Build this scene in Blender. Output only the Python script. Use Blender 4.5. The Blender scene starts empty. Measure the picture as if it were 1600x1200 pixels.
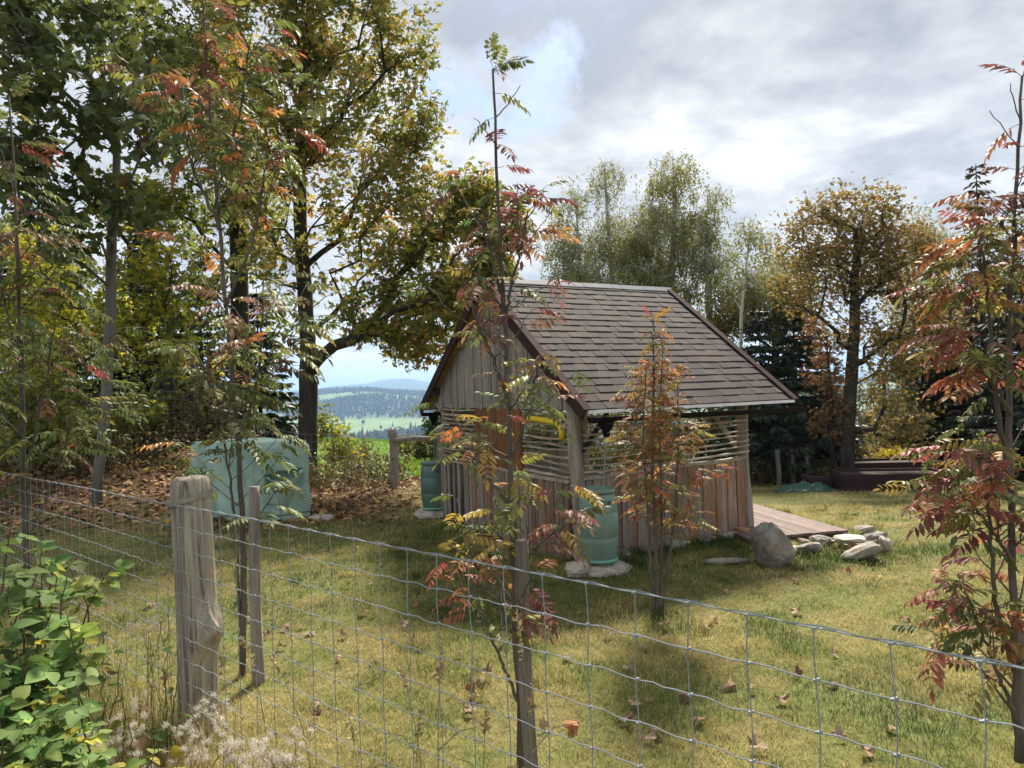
import bpy, math, random
import numpy as np
from mathutils import Vector, Matrix, noise as mnoise

SC = bpy.context.scene
COL = SC.collection
rng = np.random.default_rng(7)
random.seed(7)
R = math.radians

# ------------------------------------------------------------------ camera
FPX, PITCH, ROLL = 1100.0, 0.0095, 0.034
CAM = np.array([0.0, 0.0, 1.85])
_w = np.array([0, math.cos(PITCH), math.sin(PITCH)])
_r0 = np.array([1.0, 0, 0]); _u0 = np.cross(_r0, _w)
_r = math.cos(ROLL)*_r0 - math.sin(ROLL)*_u0
_u = math.sin(ROLL)*_r0 + math.cos(ROLL)*_u0
cam_data = bpy.data.cameras.new('camera')
cam_data.sensor_width = 36.0
cam_data.lens = 36.0*FPX/1600.0
cam_data.clip_start = 0.05
cam_data.clip_end = 40000
cam = bpy.data.objects.new('camera', cam_data)
COL.objects.link(cam)
cam.matrix_world = Matrix(((_r[0], _u[0], -_w[0], CAM[0]), (_r[1], _u[1], -_w[1], CAM[1]), (_r[2], _u[2], -_w[2], CAM[2]), (0, 0, 0, 1)))
SC.camera = cam

# ------------------------------------------------------------------ light and sky
SUN_AZ, SUN_EL = R(14), R(46)          # azimuth measured from +Y towards +X
SC.view_settings.view_transform = 'Standard'
SC.view_settings.look = 'None'
SC.view_settings.exposure = 1.45
SC.view_settings.gamma = 1.0
SC.view_settings.use_curve_mapping = False
SC.cycles.use_denoising = True
SC.cycles.max_bounces = 8
SC.cycles.diffuse_bounces = 3
SC.cycles.glossy_bounces = 2
SC.cycles.transmission_bounces = 4
SC.cycles.transparent_max_bounces = 8
SC.cycles.volume_bounces = 0

sun_d = bpy.data.lights.new('sun', 'SUN')
sun_d.energy = 4.6
sun_d.angle = R(10.0)
sun_d.color = (1.0, 0.93, 0.80)
sun = bpy.data.objects.new('sun', sun_d)
COL.objects.link(sun)
_sd = Vector((math.sin(SUN_AZ)*math.cos(SUN_EL), math.cos(SUN_AZ)*math.cos(SUN_EL), math.sin(SUN_EL)))
sun.rotation_euler = _sd.to_track_quat('Z', 'Y').to_euler()
sun.location = (0, 0, 60)

world = bpy.data.worlds.new('World')
SC.world = world
world.use_nodes = True


class NT:
    """small node-tree helper"""
    def __init__(s, tree):
        s.t = tree; s.n = tree.nodes; s.l = tree.links
        s.n.clear()
    def add(s, typ, ins=None, **kw):
        nd = s.n.new(typ)
        for k, v in kw.items():
            setattr(nd, k, v)
        for k, v in (ins or {}).items():
            s.put(nd, k, v)
        return nd
    def put(s, nd, k, v):
        sock = nd.inputs[k]
        if isinstance(v, bpy.types.NodeSocket):
            s.l.new(v, sock)
        else:
            if sock.type == 'RGBA' and len(v) == 3:
                v = (*v, 1)
            sock.default_value = v
    def math(s, op, a, b=0.0, c=0.0, clamp=False):
        nd = s.add('ShaderNodeMath', {0: a, 1: b, 2: c}, operation=op, use_clamp=clamp)
        return nd.outputs[0]
    def vmath(s, op, a, b=(0, 0, 0)):
        nd = s.add('ShaderNodeVectorMath', {0: a, 1: b}, operation=op)
        return nd.outputs['Value'] if op in ('DOT_PRODUCT', 'LENGTH', 'DISTANCE') else nd.outputs[0]
    def ramp(s, fac, stops, interp='LINEAR'):
        nd = s.add('ShaderNodeValToRGB', {'Fac': fac})
        cr = nd.color_ramp; cr.interpolation = interp
        while len(cr.elements) < len(stops):
            cr.elements.new(0.5)
        for e, (p, c) in zip(cr.elements, stops):
            e.position = p
            e.color = (c, c, c, 1) if isinstance(c, (int, float)) else (*c[:3], 1)
        return nd.outputs['Color']
    def mix(s, fac, a, b, blend='MIX'):
        nd = s.add('ShaderNodeMix', data_type='RGBA', blend_type=blend)
        s.put(nd, 0, fac); s.put(nd, 6, a); s.put(nd, 7, b)
        return nd.outputs[2]
    def noise(s, vec, scale, detail=4, rough=0.55, dist=0.0, lac=2.0):
        nd = s.add('ShaderNodeTexNoise', {'Vector': vec, 'Scale': scale, 'Detail': detail, 'Roughness': rough, 'Distortion': dist, 'Lacunarity': lac})
        return nd.outputs['Fac']


def pix_dir(px, py):
    d = _w + _r*(px-800)/FPX + _u*(600-py)/FPX
    return d/np.linalg.norm(d)


def build_world():
    t = NT(world.node_tree)
    out = t.add('ShaderNodeOutputWorld')
    sky = t.add('ShaderNodeTexSky', sky_type='NISHITA', sun_disc=False, sun_elevation=SUN_EL, sun_rotation=SUN_AZ, altitude=600.0)
    skyc = t.vmath('SCALE', sky.outputs[0]); t.put(skyc.node, 'Scale', 0.06)
    d = t.add('ShaderNodeTexCoord').outputs['Generated']
    sep = t.add('ShaderNodeSeparateXYZ', {0: d})
    z = t.math('MAXIMUM', sep.outputs[2], 0.0)
    zz = t.math('ADD', z, 0.22)
    inv = t.math('DIVIDE', 1.0, zz)
    v = t.vmath('SCALE', d); t.put(v.node, 'Scale', inv)
    v = t.vmath('MULTIPLY', v, (1, 1, 0.35))
    v = t.vmath('ADD', v, (3.1, 1.7, 0.4))
    big = t.noise(v, 0.9, 6, 0.5, 0.25)
    mid = t.noise(v, 1.9, 9, 0.58, 0.35)
    fine = t.noise(v, 6.5, 8, 0.6, 0.2)
    mix = t.math('ADD', t.math('MULTIPLY', big, 0.55), t.math('MULTIPLY', mid, 0.45))
    # a few breaks in the overcast, in the part of the sky over the valley
    gap = None
    wn = t.add('ShaderNodeTexNoise', {'Vector': d, 'Scale': 9.0, 'Detail': 6.0, 'Roughness': 0.6}).outputs['Color']
    ws = t.vmath('SCALE', t.vmath('SUBTRACT', wn, (.5, .5, .5))); t.put(ws.node, 'Scale', 0.30)
    warped = t.vmath('ADD', d, ws)
    for px, py, rad in ((818, 150, 0.085), (690, 172, 0.08), (745, 190, 0.05)):
        dd = t.vmath('DISTANCE', warped, tuple(pix_dir(px, py)))
        g = t.math('SUBTRACT', 1.0, t.math('DIVIDE', dd, rad), clamp=True)
        gap = g if gap is None else t.math('MAXIMUM', gap, g)
    cov = t.math('SUBTRACT', t.math('ADD', mix, t.math('MULTIPLY', fine, 0.22)), t.math('MULTIPLY', gap, 0.40))
    cov = t.math('ADD', cov, t.math('MULTIPLY', t.ramp(z, [(0.0, 1.0), (0.2, 0.0)]), 0.25))
    cov = t.ramp(cov, [(0.27, 0.0), (0.50, 1.0)])
    shade = t.math('ADD', t.math('MULTIPLY', mid, 1.0), t.math('SUBTRACT', t.math('MULTIPLY', fine, 0.55), 0.25))
    shade = t.math('ADD', shade, t.math('MULTIPLY', t.math('SUBTRACT', big, 0.5), 0.55))
    # clouds are brighter round the sun and low over the horizon
    ds = t.vmath('DOT_PRODUCT', d, tuple(_sd))
    glow = t.ramp(ds, [(0.55, 0.0), (1.0, 1.0)])
    low = t.ramp(z, [(0.0, 1.0), (0.16, 0.0)])
    shade = t.math('ADD', shade, t.math('MULTIPLY', glow, 0.05))
    shade = t.math('ADD', shade, t.math('MULTIPLY', low, 0.22))
    cc = t.ramp(shade, [(0.32, (0.18, 0.191, 0.209)), (0.48, (0.25, 0.26, 0.277)), (0.60, (0.315, 0.322, 0.333)), (0.76, (0.43, 0.43, 0.43))])
    col = t.mix(cov, skyc, cc)
    bg = t.add('ShaderNodeBackground', {'Color': col, 'Strength': 1.0})
    t.l.new(bg.outputs[0], out.inputs['Surface'])


build_world()

# ------------------------------------------------------------------ helpers
WL = {}                                  # world location of unrotated parents


def at(px, py, Y):
    d = _w + _r*(px-800)/FPX + _u*(600-py)/FPX
    return CAM + d*(Y/d[1])


def sstep(a, b, x):
    t = np.clip((np.asarray(x, float)-a)/(b-a), 0, 1)
    return t*t*(3-2*t)


def empty(name, label, cat, loc, group=None):
    o = bpy.data.objects.new(name, None)
    o.empty_display_size = 0.2
    COL.objects.link(o)
    o.location = Vector(loc)
    WL[o] = np.array(loc, float)
    tag(o, label, cat, group)
    return o


def tag(o, label=None, cat=None, group=None, kind=None):
    if label: o['label'] = label
    if cat: o['category'] = cat
    if group: o['group'] = group
    if kind: o['kind'] = kind
    return o


class MB:
    """collects vertices and faces, any mix of triangles and quads"""
    def __init__(s):
        s.V = []; s.F = {}; s.A = []; s.n = 0
    def add(s, V, F, rnd=0.0):
        V = np.asarray(V, float).reshape(-1, 3)
        if not isinstance(F, (list, tuple)) or (len(F) and not isinstance(F[0], np.ndarray)):
            groups = {}
            for f in (F if not isinstance(F, np.ndarray) else [tuple(r) for r in F]):
                groups.setdefault(len(f), []).append(f)
            F = [np.array(g) for g in groups.values()]
        for f in F:
            s.F.setdefault(f.shape[1], []).append(f + s.n)
        s.V.append(V)
        s.A.append(np.broadcast_to(np.asarray(rnd, float), (len(V),)).copy())
        s.n += len(V)
        return s
    def mesh(s, name, origin=(0, 0, 0), smooth=False):
        V = np.concatenate(s.V) - np.asarray(origin, float)
        me = bpy.data.meshes.new(name)
        me.vertices.add(len(V))
        me.vertices.foreach_set('co', V.astype(np.float32).ravel())
        loops = []; starts = []; tot = []; c = 0
        for k, fl in s.F.items():
            f = np.concatenate(fl)
            loops.append(f.ravel())
            starts.append(c + np.arange(len(f))*k)
            tot.append(np.full(len(f), k))
            c += f.size
        loops = np.concatenate(loops); starts = np.concatenate(starts); tot = np.concatenate(tot)
        me.loops.add(len(loops)); me.polygons.add(len(starts))
        me.loops.foreach_set('vertex_index', loops.astype(np.int32))
        me.polygons.foreach_set('loop_start', starts.astype(np.int32))
        me.polygons.foreach_set('loop_total', tot.astype(np.int32))
        me.polygons.foreach_set('use_smooth', np.full(len(starts), bool(smooth)))
        at_ = me.attributes.new('rnd', 'FLOAT', 'POINT')
        at_.data.foreach_set('value', np.concatenate(s.A).astype(np.float32))
        me.update(calc_edges=True)
        me.validate()
        return me
    def obj(s, name, mat, parent=None, origin=None, smooth=False):
        allV = np.concatenate(s.V)
        if origin is None:
            origin = WL[parent] if parent is not None else np.array([*(allV.min(0)+allV.max(0))[:2]/2, allV[:, 2].min()])
        origin = np.asarray(origin, float)
        me = s.mesh(name, origin, smooth)
        me.materials.append(mat)
        o = bpy.data.objects.new(name, me)
        COL.objects.link(o)
        WL[o] = origin
        if parent is not None:
            o.parent = parent
            o.location = Vector(origin - WL[parent])
        else:
            o.location = Vector(origin)
        return o


def piece(name, V, F, mat, parent=None, smooth=False, own=True):
    V = np.asarray(V, float)
    return MB().add(V, F).obj(name, mat, parent, origin=V.mean(0) if own else None, smooth=smooth)


def inst(name, me, M, parent, color=None):
    o = bpy.data.objects.new(name, me)
    COL.objects.link(o)
    M = M.copy()
    M.translation = M.translation - Vector(WL[parent])
    o.parent = parent
    o.matrix_basis = M
    if color is not None:
        o.color = (*color, 1)
    return o


BOXF = [(0, 3, 2, 1), (4, 5, 6, 7), (0, 1, 5, 4), (1, 2, 6, 5), (2, 3, 7, 6), (3, 0, 4, 7)]


def obox(c, ax, ay, az, hx, hy, hz):
    c, ax, ay, az = (np.asarray(v, float) for v in (c, ax, ay, az))
    V = [c + sx*hx*ax + sy*hy*ay + sz*hz*az for sz in (-1, 1) for sx, sy in ((-1, -1), (1, -1), (1, 1), (-1, 1))]
    return np.array(V), BOXF


def tube(P, rad, sides=6, cap=True):
    P = np.asarray(P, float); n = len(P)
    rad = np.broadcast_to(np.asarray(rad, float), (n,))
    T = np.gradient(P, axis=0)
    T /= np.linalg.norm(T, axis=1, keepdims=True) + 1e-9
    ref = np.array([0, 0, 1.0]) if abs(T[0][2]) < 0.9 else np.array([1.0, 0, 0])
    V = []
    a = np.arange(sides)*2*math.pi/sides
    for i in range(n):
        x = ref - T[i]*(ref@T[i]); x /= np.linalg.norm(x)+1e-9
        y = np.cross(T[i], x); ref = x
        V.append(P[i] + rad[i]*(np.cos(a)[:, None]*x + np.sin(a)[:, None]*y))
    V = np.concatenate(V)
    i = np.arange(n-1)[:, None]*sides; j = np.arange(sides)[None]; j2 = (j+1) % sides
    F = [np.stack([i+j, i+j2, i+sides+j2, i+sides+j], -1).reshape(-1, 4)]
    if cap and sides >= 3:
        for base, rev in ((0, True), ((n-1)*sides, False)):
            idx = base + np.arange(sides)
            if rev: idx = idx[::-1]
            F.append(idx[None, :])
    return V, F


def lathe(prof, seg=32, c=(0, 0, 0)):
    prof = np.asarray(prof, float); n = len(prof)
    a = np.arange(seg)*2*math.pi/seg
    V = np.stack([prof[:, 0][:, None]*np.cos(a), prof[:, 0][:, None]*np.sin(a), np.repeat(prof[:, 1][:, None], seg, 1)], -1).reshape(-1, 3)+np.asarray(c)
    i = np.arange(n-1)[:, None]*seg; j = np.arange(seg)[None]; j2 = (j+1) % seg
    return V, [np.stack([i+j, i+j2, i+seg+j2, i+seg+j], -1).reshape(-1, 4)]


def vnoise(p, s=1.0, seed=0.0):
    return mnoise.noise(Vector((p[0]*s+seed*17.3, p[1]*s-seed*9.1, p[2]*s+seed*3.7)))


def fbm2(x, y, seed=0, octv=4):
    """vectorised value noise fbm, about -1..1"""
    x = np.asarray(x, float); y = np.asarray(y, float)
    tot = np.zeros(np.broadcast(x, y).shape); amp = 1.0; norm = 0
    for o in range(octv):
        xi = np.floor(x).astype(np.int64); yi = np.floor(y).astype(np.int64)
        fx = x-xi; fy = y-yi
        fx = fx*fx*(3-2*fx); fy = fy*fy*(3-2*fy)
        def h(i, j):
            k = (i*374761393 + j*668265263 + (seed+o)*2147483647) & 0x7fffffff
            k = ((k ^ (k >> 13))*1274126177) & 0x7fffffff
            return ((k ^ (k >> 16)) & 0xffff)/32767.5 - 1
        v = (h(xi, yi)*(1-fx)+h(xi+1, yi)*fx)*(1-fy) + (h(xi, yi+1)*(1-fx)+h(xi+1, yi+1)*fx)*fy
        tot += amp*v; norm += amp; amp *= 0.5; x = x*2.03+11.1; y = y*2.03-7.7
    return tot/norm


def rotmats(d, nrm):
    """matrices with x along d and z near nrm, vectorised"""
    d = d/(np.linalg.norm(d, axis=1, keepdims=True)+1e-9)
    y = np.cross(nrm, d); y /= np.linalg.norm(y, axis=1, keepdims=True)+1e-9
    z = np.cross(d, y)
    return np.stack([d, y, z], -1)


def scatter(mb, T, F, pos, Rm, size, rnd):
    """copies of the template T,F baked into mb"""
    n = len(pos); k = len(T)
    V = np.einsum('nij,kj->nki', Rm, T)*np.asarray(size).reshape(-1, 1, 1) + pos[:, None, :]
    off = (np.arange(n)*k)[:, None, None]
    mb.add(V.reshape(-1, 3), [(np.asarray(f)[None]+off).reshape(-1, len(f[0])) for f in F], np.repeat(rnd, k))


# ------------------------------------------------------------------ materials
def new_mat(name):
    m = bpy.data.materials.new(name)
    m.use_nodes = True
    return m, NT(m.node_tree)


def finish(t, col, rough=0.8, bump=None, bstr=0.3, bdist=0.02, metal=0.0, spec=0.4, normal=None):
    out = t.add('ShaderNodeOutputMaterial')
    p = t.add('ShaderNodeBsdfPrincipled', {'Base Color': col, 'Roughness': rough, 'Metallic': metal, 'Specular IOR Level': spec})
    if bump is not None:
        b = t.add('ShaderNodeBump', {'Height': bump, 'Strength': bstr, 'Distance': bdist})
        t.l.new(b.outputs[0], p.inputs['Normal'])
    t.l.new(p.outputs[0], out.inputs['Surface'])
    return p


def objvec(t):
    """object coordinates shifted by the object's own random number, so no two pieces look alike"""
    c = t.add('ShaderNodeTexCoord').outputs['Object']
    r = t.add('ShaderNodeObjectInfo').outputs['Random']
    off = t.add('ShaderNodeCombineXYZ', {0: t.math('MULTIPLY', r, 37.0), 1: t.math('MULTIPLY', r, 91.0), 2: t.math('MULTIPLY', r, 13.0)}).outputs[0]
    return t.vmath('ADD', c, off), r


def rnd_attr(t):
    return t.add('ShaderNodeAttribute', attribute_name='rnd').outputs['Fac']


def wood(name, dark, mid, light, stretch=(9, 9, 0.7), scale=3.0, rough=0.85, pick=None, bstr=0.5, stops=(.32, .5, .66), sunlit=None):
    m, t = new_mat(name)
    v, r = objvec(t)
    g = t.noise(t.vmath('MULTIPLY', v, stretch), scale, 6, 0.65, 0.4)
    g2 = t.noise(t.vmath('MULTIPLY', v, (stretch[0]*4, stretch[1]*4, stretch[2]*2)), scale, 4, 0.7)
    f = t.math('ADD', t.math('MULTIPLY', g, 0.65), t.math('MULTIPLY', g2, 0.35))
    col = t.ramp(f, [(stops[0], dark), (stops[1], mid), (stops[2], light)])
    blot = t.noise(v, 2.2, 4, 0.6)
    col = t.mix(t.math('MULTIPLY', t.ramp(blot, [(0.45, 0.0), (0.75, 1.0)]), 0.35), col, dark)
    if pick is not None:                       # some pieces are of another, redder wood
        p2 = t.ramp(f, [(0.3, pick[0]), (0.55, pick[1]), (0.7, pick[2])])
        sel = t.math('LESS_THAN', t.math('FRACT', t.math('MULTIPLY', r, 7.31)), pick[3])
        patch = t.ramp(t.noise(v, 1.6, 3), [(0.35, 1.0), (0.62, 0.25)])
        col = t.mix(t.math('MULTIPLY', sel, patch), col, p2)
    if sunlit is not None:                       # sun on one side put into the colour as paler wood
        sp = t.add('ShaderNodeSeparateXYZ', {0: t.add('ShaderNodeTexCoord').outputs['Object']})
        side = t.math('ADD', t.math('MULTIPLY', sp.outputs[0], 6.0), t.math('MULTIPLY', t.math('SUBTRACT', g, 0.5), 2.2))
        col = t.mix(t.ramp(side, [(0.05, 0.0), (0.28, 0.75)]), col, t.ramp(f, [(stops[0], mid), (stops[1], sunlit), (stops[2], tuple(min(1, c*1.35) for c in sunlit))]))
    hs = t.add('ShaderNodeHueSaturation', {'Color': col, 'Value': t.math('ADD', 0.78, t.math('MULTIPLY', r, 0.44))})
    finish(t, hs.outputs[0], rough, f, bstr, 0.006)
    return m


def plain(name, col, var=0.15, scale=8, rough=0.6, metal=0.0, bstr=0.15, spec=0.4):
    m, t = new_mat(name)
    v, r = objvec(t)
    n = t.noise(v, scale, 5, 0.6)
    c = np.array(col)
    cc = t.ramp(n, [(0.3, tuple(c*(1-var))), (0.7, tuple(np.minimum(c*(1+var), 1)))])
    finish(t, cc, rough, n, bstr, 0.004, metal, spec)
    return m


def leaf_mat(name, stops, trans=0.4, rough=0.55, by='attr', var=0.25):
    """leaf colour by a random number per leaf; light passes through"""
    m, t = new_mat(name)
    out = t.add('ShaderNodeOutputMaterial')
    oi = t.add('ShaderNodeObjectInfo')
    pos = t.add('ShaderNodeNewGeometry').outputs['Position']
    if by == 'attr':
        r = rnd_attr(t)
        n = t.noise(pos, 0.8, 3)
        f = t.math('ADD', r, t.math('MULTIPLY', t.math('SUBTRACT', n, 0.5), 0.6))
        col = t.ramp(f, stops)
    else:
        base = oi.outputs['Color']
        n = t.noise(pos, 24, 3)
        col = t.mix(t.ramp(n, [(0.5, 0.0), (0.72, 0.6)]), base, stops[0][1])
        hs = t.add('ShaderNodeHueSaturation', {'Color': col, 'Hue': t.math('ADD', 0.485, t.math('MULTIPLY', oi.outputs['Random'], 0.03)), 'Value': t.math('ADD', 0.75, t.math('MULTIPLY', rnd_attr(t), 0.5))})
        col = hs.outputs[0]
    fine = t.noise(pos, 60, 2)
    col = t.mix(t.math('MULTIPLY', fine, var), col, (0.03, 0.02, 0.012))
    p = t.add('ShaderNodeBsdfPrincipled', {'Base Color': col, 'Roughness': rough, 'Specular IOR Level': 0.35})
    tr = t.add('ShaderNodeBsdfTranslucent', {'Color': col})
    mx = t.add('ShaderNodeMixShader', {0: trans, 1: p.outputs[0], 2: tr.outputs[0]})
    t.l.new(mx.outputs[0], out.inputs['Surface'])
    return m


def bark(name, dark, light, scale=6, bstr=0.9, spots=None):
    m, t = new_mat(name)
    c = t.add('ShaderNodeTexCoord').outputs['Object']
    v = t.vmath('MULTIPLY', c, (1, 1, 0.25))
    n = t.noise(v, scale, 7, 0.65, 0.5)
    n2 = t.noise(c, scale*0.35, 4, 0.6)
    col = t.ramp(t.math('ADD', t.math('MULTIPLY', n, 0.7), t.math('MULTIPLY', n2, 0.3)), [(0.35, dark), (0.65, light)])
    if spots:
        s = t.noise(t.vmath('MULTIPLY', c, (1, 1, 3.0)), spots[1], 4, 0.6)
        col = t.mix(t.ramp(s, [(0.56, 0.0), (0.63, 1.0)]), col, spots[0])
    finish(t, col, 0.9, n, bstr, 0.02, spec=0.2)
    return m


def stone_mat(name, a, b, c, scale=5):
    m, t = new_mat(name)
    v, r = objvec(t)
    n = t.noise(v, scale, 8, 0.65, 0.6)
    n2 = t.noise(v, scale*5, 6, 0.7)
    col = t.ramp(t.math('ADD', t.math('MULTIPLY', n, 0.75), t.math('MULTIPLY', n2, 0.25)), [(0.34, a), (0.5, b), (0.66, c)])
    lich = t.ramp(t.noise(v, scale*2.2, 5, 0.7), [(0.6, 0.0), (0.68, 1.0)])
    col = t.mix(t.math('MULTIPLY', lich, 0.45), col, (0.30, 0.31, 0.24))
    rust = t.ramp(t.noise(v, scale*0.8, 4, 0.6), [(0.58, 0.0), (0.7, 1.0)])
    col = t.mix(t.math('MULTIPLY', rust, t.math('MULTIPLY', r, 0.6)), col, (0.36, 0.20, 0.08))
    finish(t, col, 0.9, t.math('ADD', n, t.math('MULTIPLY', n2, 0.5)), 0.7, 0.02, spec=0.25)
    return m


M = {}
M['plank'] = wood('weathered_plank', (0.11, 0.085, 0.07), (0.24, 0.19, 0.155), (0.40, 0.34, 0.29), pick=((0.14, 0.06, 0.03), (0.27, 0.13, 0.065), (0.39, 0.23, 0.13), 0.40))
M['gable'] = wood('gable_plank', (0.12, 0.10, 0.083), (0.26, 0.225, 0.19), (0.40, 0.355, 0.305))
M['log'] = wood('log_post', (0.10, 0.085, 0.07), (0.24, 0.20, 0.165), (0.42, 0.37, 0.32), scale=2.2)
M['slat'] = wood('split_slat', (0.16, 0.12, 0.085), (0.36, 0.285, 0.205), (0.60, 0.51, 0.40), stretch=(2, 2, 8))
M['brown_board'] = wood('brown_board', (0.10, 0.038, 0.012), (0.19, 0.075, 0.025), (0.27, 0.12, 0.045))
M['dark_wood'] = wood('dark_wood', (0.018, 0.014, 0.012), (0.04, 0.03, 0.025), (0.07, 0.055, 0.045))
M['soffit'] = wood('soffit_board', (0.20, 0.10, 0.04), (0.36, 0.20, 0.08), (0.48, 0.30, 0.14))
M['deck'] = wood('deck_board', (0.08, 0.052, 0.046), (0.14, 0.095, 0.085), (0.21, 0.15, 0.135), stretch=(6, 1, 6))
M['bed'] = wood('bed_board', (0.018, 0.008, 0.009), (0.036, 0.013, 0.013), (0.06, 0.022, 0.021), stretch=(1, 6, 8))
M['postwood'] = wood('fence_post_wood', (0.06, 0.048, 0.038), (0.25, 0.21, 0.17), (0.46, 0.39, 0.31), stretch=(9, 9, 0.45), scale=3.4, bstr=1.0, stops=(.38, .49, .60), sunlit=(.34, .285, .22))
M['stake'] = wood('stake_wood', (0.10, 0.085, 0.07), (0.21, 0.18, 0.15), (0.35, 0.30, 0.255), stretch=(10, 10, 0.7))
M['brown_metal'] = plain('brown_metal', (0.05, 0.03, 0.026), 0.2, 6, 0.85, 0.0, 0.1, 0.05)
M['drip_metal'] = plain('drip_metal', (0.80, 0.75, 0.75), 0.1, 6, 0.4, 0.0, 0.1)  # near-white base stands in for the sky mirrored by the metal
M['ridge_metal'] = plain('ridge_metal', (0.24, 0.23, 0.25), 0.2, 9, 0.6, 0.0, 0.2, 0.3)
M['gutter'] = plain('gutter_plastic', (0.015, 0.012, 0.012), 0.2, 6, 0.7, 0.0, 0.1, 0.05)
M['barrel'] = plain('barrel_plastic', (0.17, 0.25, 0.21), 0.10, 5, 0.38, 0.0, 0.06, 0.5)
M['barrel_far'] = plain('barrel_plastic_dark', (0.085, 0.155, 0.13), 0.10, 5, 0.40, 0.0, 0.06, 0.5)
M['barrel_foot'] = plain('barrel_foot_plastic', (0.13, 0.33, 0.25), 0.10, 5, 0.4, 0.0, 0.06, 0.5)
M['galv'] = plain('galvanised_wire', (0.27, 0.295, 0.315), 0.2, 30, 0.65, 0.0, 0.2, 0.2)
M['strap'] = plain('strap_metal', (0.30, 0.27, 0.22), 0.25, 20, 0.5, 0.4, 0.2)
M['cover'] = plain('cover_tarpaulin', (0.31, 0.45, 0.375), 0.16, 3, 0.55, 0.0, 0.25, 0.4)
M['cover_left'] = M['cover']
M['green_tarp'] = plain('green_tarp', (0.02, 0.075, 0.055), 0.3, 8, 0.45, 0.0, 0.3)
M['yellow'] = plain('yellow_plastic', (0.75, 0.52, 0.01), 0.08, 6, 0.4, 0.0, 0.05)
M['white_wall'] = plain('white_plaster', (0.75, 0.74, 0.70), 0.08, 1, 0.8)
M['red_roof'] = plain('tile_roof', (0.22, 0.09, 0.06), 0.2, 1, 0.8)
M['soil'] = plain('soil', (0.04, 0.028, 0.02), 0.4, 10, 0.95, 0.0, 0.8)
M['black_bin'] = plain('dark_things', (0.03, 0.03, 0.035), 0.3, 6, 0.6)
M['stone'] = stone_mat('field_stone', (0.11, 0.095, 0.08), (0.23, 0.205, 0.175), (0.38, 0.35, 0.31))
M['pale_stone'] = stone_mat('pale_stone', (0.22, 0.185, 0.14), (0.40, 0.355, 0.29), (0.58, 0.54, 0.47))
M['bark'] = bark('maple_bark', (0.022, 0.018, 0.014), (0.075, 0.065, 0.052))
M['bark_grey'] = bark('young_maple_bark', (0.10, 0.09, 0.075), (0.22, 0.20, 0.17), 5, 0.4)
M['bark_rowan'] = bark('rowan_bark', (0.07, 0.055, 0.048), (0.17, 0.145, 0.125), 16, 0.3)
M['bark_birch'] = bark('birch_bark', (0.42, 0.40, 0.37), (0.68, 0.66, 0.62), 5, 0.3, ((0.04, 0.035, 0.03), 4.0))
M['bark_spruce'] = bark('spruce_bark', (0.03, 0.024, 0.02), (0.085, 0.07, 0.06))
M['stem'] = bark('plant_stem', (0.06, 0.045, 0.03), (0.14, 0.11, 0.07), 20, 0.2)

GREEN, DARKG, YG, OCH, ORA, RUST = (0.055, 0.085, 0.02), (0.028, 0.05, 0.016), (0.17, 0.17, 0.025), (0.26, 0.165, 0.03), (0.33, 0.14, 0.03), (0.19, 0.065, 0.025)
M['maple_leaf'] = leaf_mat('maple_leaf', [(0.0, (0.13, 0.17, 0.04)), (0.35, (0.23, 0.25, 0.05)), (0.6, (0.37, 0.31, 0.055)), (0.85, (0.48, 0.31, 0.06)), (1.0, (0.46, 0.22, 0.06))], 0.55)
M['maple_leaf2'] = leaf_mat('maple_leaf_green', [(0.0, (0.048, 0.080, 0.026)), (0.5, (0.112, 0.144, 0.035)), (0.8, (0.272, 0.256, 0.040)), (1.0, (0.480, 0.320, 0.048))], 0.55)
M['backlit_leaf'] = leaf_mat('yellow_green_leaf', [(0.0, (0.075, 0.106, 0.025)), (0.45, (0.200, 0.237, 0.035)), (0.8, (0.413, 0.400, 0.037)), (1.0, (0.600, 0.475, 0.037))], 0.55)
M['big_leaf'] = leaf_mat('big_maple_leaf', [(0.0, (0.04, 0.06, 0.025)), (1.0, (0.1, 0.1, 0.02))], 0.35, by='obj')
M['birch_leaf'] = leaf_mat('birch_leaf', [(0.0, (0.115, 0.155, 0.054)), (0.5, (0.203, 0.223, 0.068)), (0.8, (0.338, 0.290, 0.068)), (1.0, (0.486, 0.351, 0.081))], 0.55, var=0.15)
M['birch_leaf_y'] = leaf_mat('birch_leaf_yellow', [(0.0, (0.132, 0.150, 0.036)), (0.5, (0.240, 0.216, 0.042)), (0.85, (0.384, 0.270, 0.042)), (1.0, (0.432, 0.240, 0.048))], 0.55, var=0.15)
M['autumn_leaf'] = leaf_mat('autumn_maple_leaf', [(0.0, (0.15, 0.135, 0.045)), (0.35, (0.25, 0.195, 0.055)), (0.7, (0.34, 0.22, 0.06)), (1.0, (0.35, 0.15, 0.06))], 0.48)
M['rust_leaf'] = leaf_mat('rust_leaf', [(0.0, (0.15, 0.12, 0.05)), (0.5, (0.24, 0.13, 0.055)), (1.0, (0.30, 0.12, 0.06))], 0.4)
M['olive_leaf'] = leaf_mat('olive_leaf', [(0.0, (0.081, 0.088, 0.027)), (0.5, (0.149, 0.135, 0.038)), (1.0, (0.270, 0.189, 0.041))], 0.4)
M['yellow_leaf'] = leaf_mat('yellow_leaf', [(0.0, (0.25, 0.26, 0.03)), (0.4, (0.5, 0.40, 0.03)), (1.0, (0.68, 0.48, 0.03))], 0.4)
M['needle'] = leaf_mat('spruce_needle', [(0.0, (0.026, 0.048, 0.030)), (0.6, (0.050, 0.076, 0.042)), (1.0, (0.08, 0.095, 0.045))], 0.15)
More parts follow.
